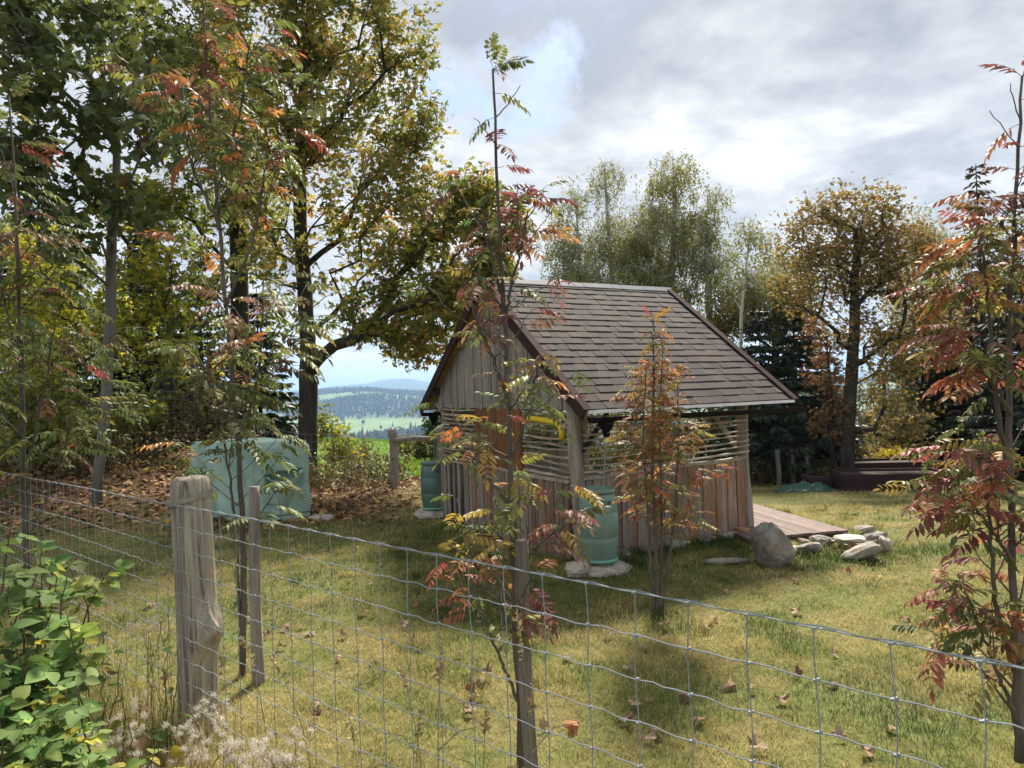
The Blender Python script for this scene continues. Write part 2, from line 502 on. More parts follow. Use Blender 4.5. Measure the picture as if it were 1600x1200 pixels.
M['needle_brown'] = leaf_mat('sparse_needle', [(0.0, (0.05, 0.05, 0.03)), (0.6, (0.09, 0.07, 0.04)), (1.0, (0.16, 0.08, 0.04))], 0.15)
M['rowan_leaf'] = leaf_mat('rowan_leaf', [(0.0, (0.16, 0.13, 0.03)), (1.0, (0.1, 0.1, 0.02))], 0.38, by='obj')
M['bush_leaf'] = leaf_mat('raspberry_leaf', [(0.0, (0.14, 0.19, 0.03)), (1.0, (0.1, 0.1, 0.02))], 0.38, 0.75, by='obj', var=0.4)
M['fallen'] = leaf_mat('fallen_leaf', [(0.0, (0.24, 0.13, 0.06)), (1.0, (0.2, 0.1, 0.05))], 0.15, 0.75, by='obj')
M['litter'] = leaf_mat('leaf_litter', [(0.0, (0.103, 0.052, 0.025)), (0.35, (0.241, 0.121, 0.057)), (0.7, (0.380, 0.196, 0.098)), (0.95, (0.460, 0.299, 0.149)), (1.0, (0.632, 0.437, 0.069))], 0.12, 0.8)
M['berry'] = plain('rowan_berry', (0.30, 0.02, 0.015), 0.3, 40, 0.4)
M['fluff'] = leaf_mat('seed_fluff', [(0.0, (0.50, 0.42, 0.33)), (0.5, (0.72, 0.65, 0.55)), (1.0, (0.85, 0.81, 0.74))], 0.3)
M['straw'] = leaf_mat('dry_grass', [(0.0, (0.28, 0.20, 0.09)), (1.0, (0.52, 0.41, 0.20))], 0.25)
M['weed'] = leaf_mat('weed_leaf', [(0.0, (0.078, 0.111, 0.033)), (0.6, (0.195, 0.208, 0.039)), (0.9, (0.442, 0.377, 0.039)), (1.0, (0.455, 0.169, 0.039))], 0.35)

# ------------------------------------------------------------------ terrain
FD = np.array([0.749, -0.663]); FN = np.array([-0.663, -0.749]); F0 = np.array([-1.72, 3.67])   # front fence: direction, side of the camera, a point


def bank(x, y):
    return 1.0*sstep(9.5, 15.5, y)*sstep(-4.2, -7.2, x)


def hfun(x, y):
    x = np.asarray(x, float); y = np.asarray(y, float)
    r = np.hypot(x, y)
    dR = -0.125*np.maximum(0, y-9.2+0.35*np.exp(-np.abs(y-9.2)))
    dR = np.where(y > 15, -.725-0.068*(y-15), dR)
    dR = np.where(y > 21, -1.133-0.28*(y-21), dR)
    dL = -0.068*np.maximum(0, y-15)
    s = sstep(0.8, 4.2, x)
    z = dL*(1-s)+dR*s + bank(x, y)
    z = z + 0.10*np.exp(-((x-1.1)**2+(y-7.9)**2)/2.2) + 0.05*np.exp(-((x-3.2)**2+(y-7.6)**2)/1.0)
    side = (x-F0[0])*FN[0]+(y-F0[1])*FN[1]
    z = z + 0.32*sstep(0.35, 1.6, side)*sstep(14, 6, r)
    z = z + 0.025*fbm2(x*0.9, y*0.9, 3, 3)*sstep(60, 20, r)
    az = np.degrees(np.arctan2(x, y))
    zf = np.interp(r, [0, 30, 45, 80, 150, 600, 1000, 1300, 1800, 2300, 3000, 3300, 3900, 5000, 6500, 8500, 11000, 14000],
                   [0, -1, -2.1, -9, -28, -112, -104, -98, -88, -60, -18, -6, -28, -12, 20, 62, 40, 0])
    und = fbm2(x/420.0, y/420.0, 11, 4)
    zf = zf + und*34*sstep(700, 1900, r)*sstep(9000, 3500, r) + 30*np.exp(-((az+12)/5.0)**2)*np.exp(-((r-2900)/600)**2)
    far = sstep(4500, 8300, r)*sstep(13500, 9000, r)
    zf = zf + far*(105*np.exp(-((az+9.3)/5.0)**2) + 40*fbm2(az*0.35, r*0+3.3, 5, 4) + 18)
    w = sstep(26, 110, r)
    return z*(1-w)+zf*w


def forest(x, y):
    r = np.hypot(x, y)
    b = np.interp(r, [300, 900, 1650, 1850, 2050, 2280, 2420, 2600, 2750, 2950, 3100, 4000, 5200, 6500], [0.5, 0.6, 0.5, -0.15, -0.42, -0.30, 0.30, 0.15, -0.28, -0.10, 0.4, 0.1, 0.0, 0.45])
    return fbm2(x/310.0, y/190.0, 23, 4)*0.75 + b


def build_ground():
    fine = np.radians(np.arange(-48, 48.01, 0.24))
    rest = np.radians(np.arange(50, 310.1, 5.0))
    th = np.concatenate([fine, rest])
    rr = np.concatenate([np.arange(0.4, 30, 0.3), np.geomspace(30, 13800, 150)])
    X = rr[:, None]*np.sin(th)[None]; Y = rr[:, None]*np.cos(th)[None]
    Z = hfun(X, Y)
    n, m = X.shape
    V = np.stack([X, Y, Z], -1).reshape(-1, 3)
    V = np.concatenate([V, [[0, 0, hfun(0, 0)]]])
    i = np.arange(n-1)[:, None]*m; j = np.arange(m)[None]; j2 = (j+1) % m
    Q = np.stack([i+j, i+m+j, i+m+j2, i+j2], -1).reshape(-1, 4)
    T = np.stack([np.full(m, n*m), np.arange(m), (np.arange(m)+1) % m], -1)
    mb = MB().add(V, [Q, T])
    # what grows where
    x, y = V[:, 0], V[:, 1]; r = np.hypot(x, y)
    C = np.empty((len(V), 4)); C[:, 3] = 1
    lawn = np.array([0.155, 0.135, 0.05]); litter = np.array([0.12, 0.065, 0.035]); meadow = np.array([0.14, 0.22, 0.04])
    brush = np.array([0.09, 0.08, 0.035]); wood_ = np.array([0.035, 0.05, 0.025]); field = np.array([0.16, 0.23, 0.075]); straw = np.array([0.24, 0.24, 0.11])
    def mixc(c, k, w): return c*(1-w[:, None])+k*w[:, None]
    c = np.tile(lawn, (len(V), 1))
    c = mixc(c, litter, np.maximum(sstep(9.3, 12, y+0.5*fbm2(x, y, 2))*sstep(-1.2, -3.0, x)*sstep(17, 14.5, y), sstep(0.05, 0.4, bank(x, y))))
    c = mixc(c, meadow, sstep(15, 17.5, y)*sstep(-9, -6, x)*sstep(4.5, 1, x)*sstep(70, 50, r))
    c = mixc(c, brush, sstep(19.5, 22, y)*sstep(2.5, 5, x))
    c = mixc(c, brush, sstep(0.0, 0.5, (x-F0[0])*FN[0]+(y-F0[1])*FN[1])*sstep(30, 20, r))
    w = sstep(55, 110, r)
    fo = sstep(-0.03, 0.05, forest(x, y))
    fc = np.where(fbm2(x/500, y/260, 31, 2)[:, None] > 0.25, straw, field)
    farc = fc*(1-fo[:, None]) + wood_*fo[:, None]
    c = c*(1-w[:, None])+farc*w[:, None]
    C[:, :3] = c
    m_, t = new_mat('ground')
    vc = t.add('ShaderNodeAttribute', attribute_name='gcol').outputs['Color']
    pos = t.add('ShaderNodeNewGeometry').outputs['Position']
    n1 = t.noise(pos, 1.3, 5, 0.6); n2 = t.noise(pos, 14, 5, 0.7)
    dist = t.vmath('LENGTH', pos)
    near = t.ramp(t.math('DIVIDE', dist, 60.0), [(0.5, 1.0), (1.0, 0.0)])
    col = t.mix(t.math('MULTIPLY', near, t.ramp(n1, [(0.4, 0.0), (0.62, 0.75)])), vc, t.mix(1.0, vc, (0.55, 0.95, 0.5), 'MULTIPLY'))
    col = t.mix(t.math('MULTIPLY', near, t.ramp(n2, [(0.35, 0.65), (0.6, 0.0)])), col, (0.04, 0.033, 0.015))
    n3 = t.noise(pos, 0.02, 6, 0.7)
    col = t.mix(t.math('MULTIPLY', t.math('SUBTRACT', 1.0, near), t.ramp(n3, [(0.35, 0.5), (0.65, 0.0)])), col, (0.03, 0.045, 0.02))
    finish(t, col, 0.95, n2, 0.6, 0.03, spec=0.15)
    o = mb.obj('ground', m_, None, origin=(0, 0, 0), smooth=True)
    a = o.data.color_attributes.new('gcol', 'FLOAT_COLOR', 'POINT')
    a.data.foreach_set('color', C.astype(np.float32).ravel())
    tag(o, 'autumn lawn and meadow falling to a wooded valley and hills', None, None, 'structure')


build_ground()


def build_far_forest():
    mb = MB()
    n = 60000
    az = np.radians(rng.uniform(-27, 33, n)); r = np.sqrt(rng.uniform(700**2, 4200**2, n))
    x, y = r*np.sin(az), r*np.cos(az)
    keep = (forest(x, y) > 0.0) | (rng.random(n) < 0.012)
    keep &= rng.random(n) < np.where(np.abs(np.degrees(az)+11) < 9, 1.0, 0.35)
    x, y, r = x[keep], y[keep], r[keep]
    n = len(x)
    h = rng.uniform(11, 22, n)
    P = np.stack([x, y, hfun(x, y)-1.0], -1)
    con = rng.random(n) < 0.5
    a = np.arange(5)*2*math.pi/5
    Tc = np.concatenate([np.stack([0.19*np.cos(a), 0.19*np.sin(a), np.full(5, 0.06)], -1), [[0, 0, 1]]])
    Fc = [[(i, (i+1) % 5, 5) for i in range(5)]]
    Td = np.concatenate([[[0, 0, 0.12]], np.stack([0.33*np.cos(a), 0.33*np.sin(a), np.array([0.38, 0.5, 0.42, 0.52, 0.4])], -1), np.stack([0.2*np.cos(a+.6), 0.2*np.sin(a+.6), np.full(5, 0.75)], -1), [[0.03, 0, 0.92]]])
    Fd = [[(0, 1+(i+1) % 5, 1+i) for i in range(5)] + [(11, 6+i, 6+(i+1) % 5) for i in range(5)] + [(1+i, 1+(i+1) % 5, 6+i) for i in range(5)] + [(1+(i+1) % 5, 6+(i+1) % 5, 6+i) for i in range(5)]]
    for sel, T, F in ((con, Tc, Fc), (~con, Td, Fd)):
        k = sel.sum(); a0 = rng.uniform(0, 6.28, k)
        Rm = np.zeros((k, 3, 3)); Rm[:, 0, 0] = np.cos(a0); Rm[:, 0, 1] = -np.sin(a0); Rm[:, 1, 0] = np.sin(a0); Rm[:, 1, 1] = np.cos(a0); Rm[:, 2, 2] = 1
        scatter(mb, T, F, P[sel], Rm, h[sel]*(1.1 if sel is con else 0.9), np.where(rng.random(k) < (0.02 if sel is con else 0.5), rng.uniform(0.4, 1, k), rng.uniform(0, 0.4, k)))
    m, t = new_mat('far_forest')
    finish(t, t.ramp(rnd_attr(t), [(0.0, (0.018, 0.032, 0.018)), (0.4, (0.04, 0.055, 0.025)), (0.7, (0.09, 0.085, 0.03)), (1.0, (0.16, 0.10, 0.035))]), 0.95, spec=0.1)
    tag(mb.obj('far_forest', m, None, origin=(0, 0, 0)), 'mixed autumn forest covering the far hillside', None, None, 'stuff')


build_far_forest()


def house_far(px, r, sc, label):
    d = pix_dir(px, 640); az = math.atan2(d[0], d[1])
    x, y = r*math.sin(az), r*math.cos(az)
    z = float(hfun(x, y))-0.5
    e = empty('farmhouse', label, 'house', (x, y, z), 'white houses on the far hillside')
    ax, ay = np.array([math.cos(0.3), math.sin(0.3), 0]), np.array([-math.sin(0.3), math.cos(0.3), 0]); up = np.array([0, 0, 1.])
    c = np.array([x, y, z])
    L, W, H = 9*sc, 6*sc, 5*sc
    V, F = obox(c+up*H/2, ax, ay, up, L, W, H/2)
    MB().add(V, F).obj('wall', M['white_wall'], e)
    V = [c+ax*sx*(L+.6)+ay*sy*(W+.6)+up*H for sx in (-1, 1) for sy in (-1, 1)] + [c+ax*sx*(L+.6)+up*(H+5*sc) for sx in (-1, 1)]
    MB().add(V, [(0, 4, 5, 2), (1, 3, 5, 4), (0, 1, 4), (2, 5, 3), (0, 2, 3, 1)]).obj('roof', M['red_roof'], e)


house_far(568, 2480, 0.9, 'small white farmhouse on the far hill, left of the other two')
house_far(605, 2380, 1.1, 'white farmhouse on the far hill below the round clump of trees')
house_far(623, 2420, 0.8, 'small white farmhouse on the far hill, right of the other two')


def build_haze():
    x0, x1, y0, y1, z0, z1 = -14200, 14200, -14200, 14200, -190, 260
    V = [(x, y, z) for z in (z0, z1) for x, y in ((x0, y0), (x1, y0), (x1, y1), (x0, y1))]
    m = bpy.data.materials.new('haze'); m.use_nodes = True
    t = NT(m.node_tree)
    out = t.add('ShaderNodeOutputMaterial')
    v = t.add('ShaderNodeVolumePrincipled', {'Color': (0.40, 0.64, 1.0, 1), 'Density': 0.00016, 'Anisotropy': 0.1})
    t.l.new(v.outputs[0], out.inputs['Volume'])
    o = MB().add(V, BOXF).obj('haze', m, None, origin=(0, 0, 0))
    tag(o, 'thin blue haze in the air over the valley', None, None, 'stuff')
    o.visible_shadow = True


build_haze()

# ------------------------------------------------------------------ the wooden garden shed
YAW = 0.5101
SL = np.array([math.cos(YAW), math.sin(YAW), 0]); SN = np.array([math.sin(YAW), -math.cos(YAW), 0]); UP = np.array([0, 0, 1.0])
SA = np.array([-0.3258, 8.5724, 0.0])
RL, RUN, ZR, ZE = 2.963, 2.09, 3.225, 1.647
A0, A1, BW = 0.15, 2.61, 1.67
TANP = (ZR-ZE)/RUN


def S(a, b, z): return SA + a*SL + b*SN + np.array([0, 0, z])


def roof_z(b): return ZR - abs(b)*TANP


def log_post(name, p0, p1, r, mat, parent, knots=8, seed=0, flat=1.0, sides=14):
    """a peeled log, slightly crooked, with a worn top"""
    p0, p1 = np.asarray(p0, float), np.asarray(p1, float)
    k = 16
    t = np.linspace(0, 1, k)
    P = p0+(p1-p0)*t[:, None]
    P[:, 0] += 0.25*r*np.sin(t*5+seed); P[:, 1] += 0.25*r*np.cos(t*4+seed*2)
    V, F = tube(P, r*(1.08-0.14*t), sides)
    for i in range(len(V)):
        c = P[i//sides]
        d = V[i]-c
        V[i] = c + d*(1+0.16*vnoise((d[0]/r, d[1]/r, V[i][2]*1.7), 1.4, seed)+0.07*vnoise((d[0]/r*3, d[1]/r*3, V[i][2]*0.8), 1, seed+3))
    return piece(name, V, F, mat, parent, smooth=True)


def plank(name, base, wdir, tdir, width, thick, h0, h1, mat, parent, seed=0, wob=0.012, top_slope=0.0):
    """vertical plank with natural, waney edges"""
    k = 7
    V = []
    for i in range(k):
        f = i/(k-1)
        wl = width/2 + wob*vnoise((f*2.3, seed, 0), 1.3, seed)
        wr = width/2 + wob*vnoise((f*2.3, seed, 5), 1.3, seed+9)
        for s, tt in ((-wl, 0), (wr, 0), (wr, 1), (-wl, 1)):
            z1 = h1 + s*top_slope
            z = h0 + (z1-h0)*f
            V.append(base + wdir*s + tdir*tt*thick + UP*z)
    F = [(0, 1, 2, 3), (4*(k-1)+3, 4*(k-1)+2, 4*(k-1)+1, 4*(k-1))]
    for i in range(k-1):
        for j in range(4):
            F.append((4*i+j, 4*(i+1)+j, 4*(i+1)+(j+1) % 4, 4*i+(j+1) % 4))
    return piece(name, V, F, mat, parent)


def slat(name, p0, p1, out, h, th, mat, parent, seed=0, sag=0.0, wob=0.02):
    """crooked split branch nailed across"""
    p0, p1 = np.asarray(p0, float), np.asarray(p1, float)
    k = 10; V = []
    for i in range(k):
        f = i/(k-1)
        c = p0+(p1-p0)*f - UP*sag*4*f*(1-f) + UP*wob*vnoise((f*2.6, seed*1.7, 1), 1, seed) + out*0.01*vnoise((f*3, 2, seed), 1, seed)
        hh = h*(0.8+0.35*vnoise((f*3, seed, 7), 1.2, seed+4))*(1-0.25*f*(seed % 2))
        for a, b in ((-1, -1), (-0.7, 1), (0.7, 1), (1, -1)):
            V.append(c + UP*hh/2*a + out*th/2*b)
    F = [(0, 1, 2, 3), (4*(k-1)+3, 4*(k-1)+2, 4*(k-1)+1, 4*(k-1))]
    for i in range(k-1):
        for j in range(4):
            F.append((4*i+j, 4*(i+1)+j, 4*(i+1)+(j+1) % 4, 4*i+(j+1) % 4))
    return piece(name, V, F, mat, parent, smooth=False)


def build_shed():
    e = empty('garden_shed', 'small rustic wooden garden shed with brown shingle roof and slatted walls', 'shed', S((A0+A1)/2, 0, 0))
    g = lambda a, b: float(hfun(*(S(a, b, 0)[:2])))
    # posts
    log_post('corner_post', S(A0+.03, BW-.02, g(A0, BW)-.1), S(A0+.03, BW-.02, 1.92), 0.075, M['log'], e, seed=1)
    log_post('corner_post', S(A1-.03, BW-.02, g(A1, BW)-.1), S(A1-.03, BW-.02, 1.93), 0.072, M['log'], e, seed=2)
    log_post('corner_post', S(A1-.14, BW-.03, g(A1, BW)-.1), S(A1-.14, BW-.03, 0.92), 0.055, M['log'], e, seed=7)
    log_post('corner_post', S(A0+.03, -BW+.02, -.1), S(A0+.03, -BW+.02, 1.92), 0.07, M['log'], e, seed=3)
    log_post('corner_post', S(A1-.03, -BW+.02, -.2), S(A1-.03, -BW+.02, 1.92), 0.07, M['log'], e, seed=4)
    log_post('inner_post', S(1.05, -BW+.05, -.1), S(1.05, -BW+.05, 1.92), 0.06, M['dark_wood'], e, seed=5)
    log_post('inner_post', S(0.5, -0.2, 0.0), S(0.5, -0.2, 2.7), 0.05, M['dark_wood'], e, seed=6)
    # wall plates, tie beams, rails
    for nm, p, q, hh, ww, mt in (
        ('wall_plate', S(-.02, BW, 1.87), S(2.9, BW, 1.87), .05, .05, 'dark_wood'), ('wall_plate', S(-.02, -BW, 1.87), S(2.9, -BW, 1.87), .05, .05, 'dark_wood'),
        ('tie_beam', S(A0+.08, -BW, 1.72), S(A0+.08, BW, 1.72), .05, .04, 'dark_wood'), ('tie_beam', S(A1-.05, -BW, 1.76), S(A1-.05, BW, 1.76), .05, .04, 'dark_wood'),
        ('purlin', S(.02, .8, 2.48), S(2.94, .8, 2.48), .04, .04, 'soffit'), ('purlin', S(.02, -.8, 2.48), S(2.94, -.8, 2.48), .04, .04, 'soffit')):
        d = (q-p)/np.linalg.norm(q-p); sd = np.cross(UP, d)
        V, F = obox((p+q)/2, d, sd, UP, np.linalg.norm(q-p)/2, ww, hh)
        piece(nm, V, F, M[mt], e)
    # lower wall of the long side: split planks in grey and red wood
    a = A0+.10; i = 0
    while a < A1-.19:
        w = random.uniform(.065, .125)
        z0 = 0.13-0.05*(a/A1)+random.uniform(-.02, .02)
        plank('plank', S(a+w/2, BW+.015+.012*(i % 2), 0), SL, SN, w, .022, z0, 0.93+random.uniform(-.01, .01)+0.02*a, M['plank'], e, seed=i+20)
        a += w+random.uniform(-.004, .008); i += 1
    # gable wall, lower planks; narrow loose poles at the far corner
    b = BW-.10; i = 0
    while b > -BW+.05:
        loose = b < -0.85
        w = random.uniform(.05, .07) if loose else random.uniform(.07, .12)
        plank('plank', S(A0-.015-.012*(i % 2), b-w/2, 0), SN, -SL, w, .022, random.uniform(0.0, 0.06)+(0.03 if loose else 0.04), .90+random.uniform(-.02, .02), M['plank'] if not loose else M['log'], e, seed=i+60)
        b -= w+(random.uniform(.07, .13) if loose else random.uniform(-.003, .008)); i += 1
    # gable planks
    b = BW+.18; i = 0
    while b > -BW-.2:
        w = random.uniform(.085, .14)
        bm = b-w/2
        plank('gable_plank', S(A0-.02-.012*(i % 2), bm, 0), -SN, -SL, w, .02, 1.64+random.uniform(-.02, .01), roof_z(bm)-.09, M['gable'], e, seed=i+100, wob=.008, top_slope=TANP if bm > 0 else -TANP)
        b -= w+random.uniform(.002, .007); i += 1
    # small lookout hole, dark, in the gable
    V, F = obox(S(A0-.048, 0.38, 1.83), SL, SN, UP, .006, .035, .08)
    piece('vent_opening', V, F, M['black_bin'], e)
    # brown shutter of upright boards in the gable wall
    sh = None
    V, F = obox(S(A0-.022, .06, 1.27), SL, SN, UP, .008, .575, .37)
    sh = piece('shutter', V, F, M['brown_board'], e)
    for i in range(10):
        bb = .06+.575-.115*(i+.5)
        V, F = obox(S(A0-.041, bb, 1.27), SL, SN, UP, .010, .054, .38)
        piece('board', V, F, M['brown_board'], sh)
    # slats of the gable wall, left and right of the shutter
    for side, (b0, b1) in enumerate(((BW-.07, .66), (-.54, -BW+.05))):
        for k in range(11 if side == 0 else 12):
            z = 0.94+k*(.065 if side == 0 else .060)
            slat('slat', S(A0-.03, b0, z+random.uniform(-.006, .006)), S(A0-.03, b1, z+.015+random.uniform(-.012, .012)), -SL, random.uniform(.026, .036), .022, M['slat'], e, seed=k+side*30, wob=.022)
    # slats of the long wall
    for k in range(13):
        z = 0.99+k*.064
        slat('slat', S(A0+.08, BW+.03, z+random.uniform(-.006, .006)), S(A1-.0, BW+.03, z+.05+random.uniform(-.01, .01)), SN, random.uniform(.022, .032), .02, M['slat'], e, seed=k+70, wob=.022, sag=.015)
    slat('sill_log', S(A0+.05, BW+.035, 0.945), S(A1-.08, BW+.035, 1.0), SN, .075, .05, M['slat'], e, seed=91, wob=.05, sag=.03)
    slat('sill_log', S(A0-.035, BW-.06, 0.90), S(A0-.035, -BW+.1, .91), -SL, .06, .045, M['slat'], e, seed=93, wob=.05)
    # brace behind the slats at the far post
    V, F = tube([S(A1-.75, BW-.07, 1.85), S(A1-.12, BW-.07, 1.12)], .03, 6)
    piece('brace', V, F, M['slat'], e)
    V, F = tube([S(A0+.7, BW-.07, 1.85), S(A0+.15, BW-.07, 1.2)], .03, 6)
    piece('brace', V, F, M['dark_wood'], e)
    # back wall: low planks only, open above
    a = A0+.05; i = 0
    while a < A1-.05:
        w = random.uniform(.10, .15)
        plank('plank', S(a+w/2, -BW-.01, 0), SL, -SN, w, .022, 0.0, .92 if a > 1.0 else 1.85, M['gable'], e, seed=i+200)
        a += w+.004; i += 1
    for k in range(9):
        z = 0.99+k*.09
        slat('slat', S(1.05, -BW-.02, z), S(A1, -BW-.02, z+.02), -SN, .026, .02, M['slat'], e, seed=k+150, wob=.03)
    # roof: boarding, shingles, trims
    for sgn in (1, -1):
        d = np.array((SN*RUN*sgn + UP*(ZE-ZR))); ln = np.linalg.norm(d); d = d/ln
        nrm = np.cross(SL, d)*(-1 if sgn > 0 else 1)
        if nrm[2] < 0: nrm = -nrm
        nb = 17
        for i in range(nb):
            s0, s1 = ln*i/nb, ln*(i+1)/nb-.004
            c = S(RL/2, 0, ZR) + d*(s0+s1)/2 - nrm*.035
            V, F = obox(c, SL, d, nrm, RL/2-.012, (s1-s0)/2, .011)
            piece('roof_board', V, F, M['soffit'], e)
        # shingles: courses of random tabs, proud of each other
        rows = 20; exp_ = ln/rows
        tabs = []
        for rI in range(rows):
            a = -0.012 - random.uniform(0, .2)
            while a < RL:
                w = random.choice((.09, .12, .14, .17, .20))*random.uniform(.9, 1.1)
                a0, a1 = max(a, -.012), min(a+w, RL+.012)
                if a1-a0 > .03:
                    tabs.append((rI, a0, a1))
                a += w+.0008
        tabs.sort(key=lambda q: (-q[0], q[1]))
        rest = MB()
        for q, (rI, a0, a1) in enumerate(tabs):
            s_top, s_bot = exp_*rI-.03, exp_*(rI+1)+random.uniform(-.004, .004)+.004
            lift = .011 + random.choice((0, .004, .005))
            p = lambda a_, s_, h_: S(a_, 0, ZR)+d*s_+nrm*h_
            s_top = max(s_top, 0)
            V = np.array([p(a0, s_top, .002), p(a1, s_top, .002), p(a1, s_bot, lift-.006), p(a0, s_bot, lift-.006), p(a0, s_top, .005), p(a1, s_top, .005), p(a1, s_bot, lift), p(a0, s_bot, lift)])
            V = V - nrm*.012
            if sgn > 0 and q < 300:
                piece('shingle', V, BOXF, M['shingle'], e)
            else:
                rest.add(V, BOXF, random.random())
        if rest.n:
            o = rest.obj('shingle_field', M['shingle'], e)
            o['kind'] = 'stuff'
        # drip edge and gutter
        V, F = obox(S(RL/2, sgn*(RUN+.012), ZE-.028), SL, SN, UP, RL/2-.02, .006, .016)
        piece('drip_edge', V, F, M['drip_metal'], e)
        gt = MB()
        n = 9; pts = []
        for rr_ in (.058, .052):
            pts.append([(sgn*(RUN+.045)-rr_*math.cos(math.pi*k/(n-1)), -rr_*math.sin(math.pi*k/(n-1))*.9) for k in range(n)])
        prof = pts[0]+pts[1][::-1]
        ends = []
        for a_, zz in ((0.02, 1.565), (RL+.09, 1.545)):
            ends.append([S(a_, bb, zz+dz) for bb, dz in prof])
        m = len(prof); V = np.array(ends[0]+ends[1])
        F = [(k, (k+1) % m, m+(k+1) % m, m+k) for k in range(m)]
        F += [(k, k+1, m-2-k, m-1-k) for k in range(n-1)] + [(m+m-1-k, m+m-2-k, m+k+1, m+k) for k in range(n-1)]
        gt = MB().add(V, F).obj('gutter', M['gutter'], e)
        aF = .217
        V, F = lathe([(.0, .05), (.075, .05), (.07, .0), (.035, -.05), (.03, -.10), (.02, -.10), (.0, -.10)], 14, S(aF, sgn*(RUN+.03) if sgn > 0 else -2.17, 1.47))
        MB().add(V, F).obj('funnel', M['gutter'], gt, smooth=True)
        for a_ in (.45, 1.4, 2.4):
            V, F = obox(S(a_, sgn*(RUN-.0), 1.60), SL, SN, UP, .012, .07, .006)
            piece('bracket', V, F, M['gutter'], gt)
    # barge trims on the gable ends
    for a_ in (-.02, RL+.02):
        for sgn in (1, -1):
            d = np.array((SN*RUN*sgn + UP*(ZE-ZR))); ln = np.linalg.norm(d); d /= ln
            nrm = np.cross(SL, d); nrm = nrm if nrm[2] > 0 else -nrm
            V, F = obox(S(a_, 0, ZR)+d*(ln/2+.02)-nrm*.045, SL, d, nrm, .012, ln/2+.01, .062)
            piece('barge_board', V, F, M['brown_metal'], e)
            V, F = obox(S(a_+(.03 if a_ < 1 else -.03), 0, ZR)+d*(ln/2+.015)+nrm*.015, SL, d, nrm, .045, ln/2+.01, .004)
            piece('edge_flashing', V, F, M['brown_metal'], e)
    # ridge cap of six metal lengths
    for i in range(6):
        a0_, a1_ = -.03+i*(RL+.06)/6, -.03+(i+1)*(RL+.06)/6+.01
        V = []
        for a_ in (a0_, a1_):
            up = .012+.002*(i % 2)
            for b_, z_ in ((-.075, ZR-.075*TANP+up), (-.02, ZR+up+.004), (.02, ZR+up+.004), (.075, ZR-.075*TANP+up), (.075, ZR-.075*TANP+up-.010), (-.075, ZR-.075*TANP+up-.010)):
                V.append(S(a_, b_, z_))
        F = [(k, (k+1) % 6, 6+(k+1) % 6, 6+k) for k in range(6)]+[(5, 4, 3, 0), (3, 2, 1, 0), (6, 9, 10, 11), (6, 7, 8, 9)]
        piece('ridge_cap', V, F, M['ridge_metal'], e)
    # a few dark things stored inside, seen between the poles and the slats
    V, F = obox(S(.75, -1.1, .28), SL, SN, UP, .3, .4, .26)
    tag(MB().add(V, F).obj('storage_box', M['black_bin']), 'dark storage box inside the shed behind the loose poles', 'box')
    V, F = obox(S(1.6, -1.2, .5), SL, SN, UP, .5, .3, .03)
    o = MB().add(V, F)
    for sa in (1.2, 2.0):
        for sb in (-1.4, -1.0):
            V, F = obox(S(sa, sb, .24), SL, SN, UP, .03, .03, .24); o.add(V, F)
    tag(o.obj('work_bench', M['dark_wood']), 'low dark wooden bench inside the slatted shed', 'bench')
    return e


def shingle_mat():
    m, t = new_mat('shingle')
    oi = t.add('ShaderNodeObjectInfo').outputs['Random']
    f = t.math('FRACT', t.math('ADD', t.math('MULTIPLY', oi, 5.17), rnd_attr(t)))
    pos = t.add('ShaderNodeNewGeometry').outputs['Position']
    col = t.ramp(f, [(0.0, (0.017, 0.012, 0.0125)), (0.3, (0.030, 0.020, 0.0205)), (0.65, (0.043, 0.0285, 0.027)), (1.0, (0.064, 0.042, 0.036))])
    g = t.noise(pos, 160, 3, 0.7); b = t.noise(pos, 5, 4, 0.6)
    col = t.mix(t.ramp(g, [(0.35, 0.5), (0.6, 0.0)]), col, (0.03, 0.022, 0.02))
    col = t.mix(t.ramp(b, [(0.45, 0.0), (0.8, 0.25)]), col, (0.07, 0.054, 0.05))
    finish(t, col, 0.9, g, 0.5, 0.004, spec=0.3)
    return m


M['shingle'] = shingle_mat()
build_shed()

# yellow thing tucked behind the gable slats
V, F = tube([S(A0+.02, b_, z_) for b_, z_ in ((.72, 1.50), (.8, 1.535), (1.0, 1.53), (1.2, 1.515), (1.42, 1.50), (1.5, 1.46), (1.52, 1.40), (1.51, 1.33))], [.03, .033, .033, .033, .035, .035, .033, .03], 8)
V = V - SL*0.075
tag(MB().add(V, F).obj('hose', M['yellow'], smooth=True), 'bright yellow plastic hose hung over the gable slats by the corner post', 'hose')


_TS = np.concatenate([np.arange(1.0, 8, .01), np.arange(8, 45, .03)])


def gnd(px, py, dz=0.0):
    """where the view ray meets the terrain"""
    d = _w + _r*(px-800)/FPX + _u*(600-py)/FPX
    P = CAM+d*_TS[:, None]
    below = P[:, 2] < hfun(P[:, 0], P[:, 1])+dz
    p = P[int(np.argmax(below))] if below.any() else P[-1]
    return np.array([p[0], p[1], float(hfun(p[0], p[1]))])


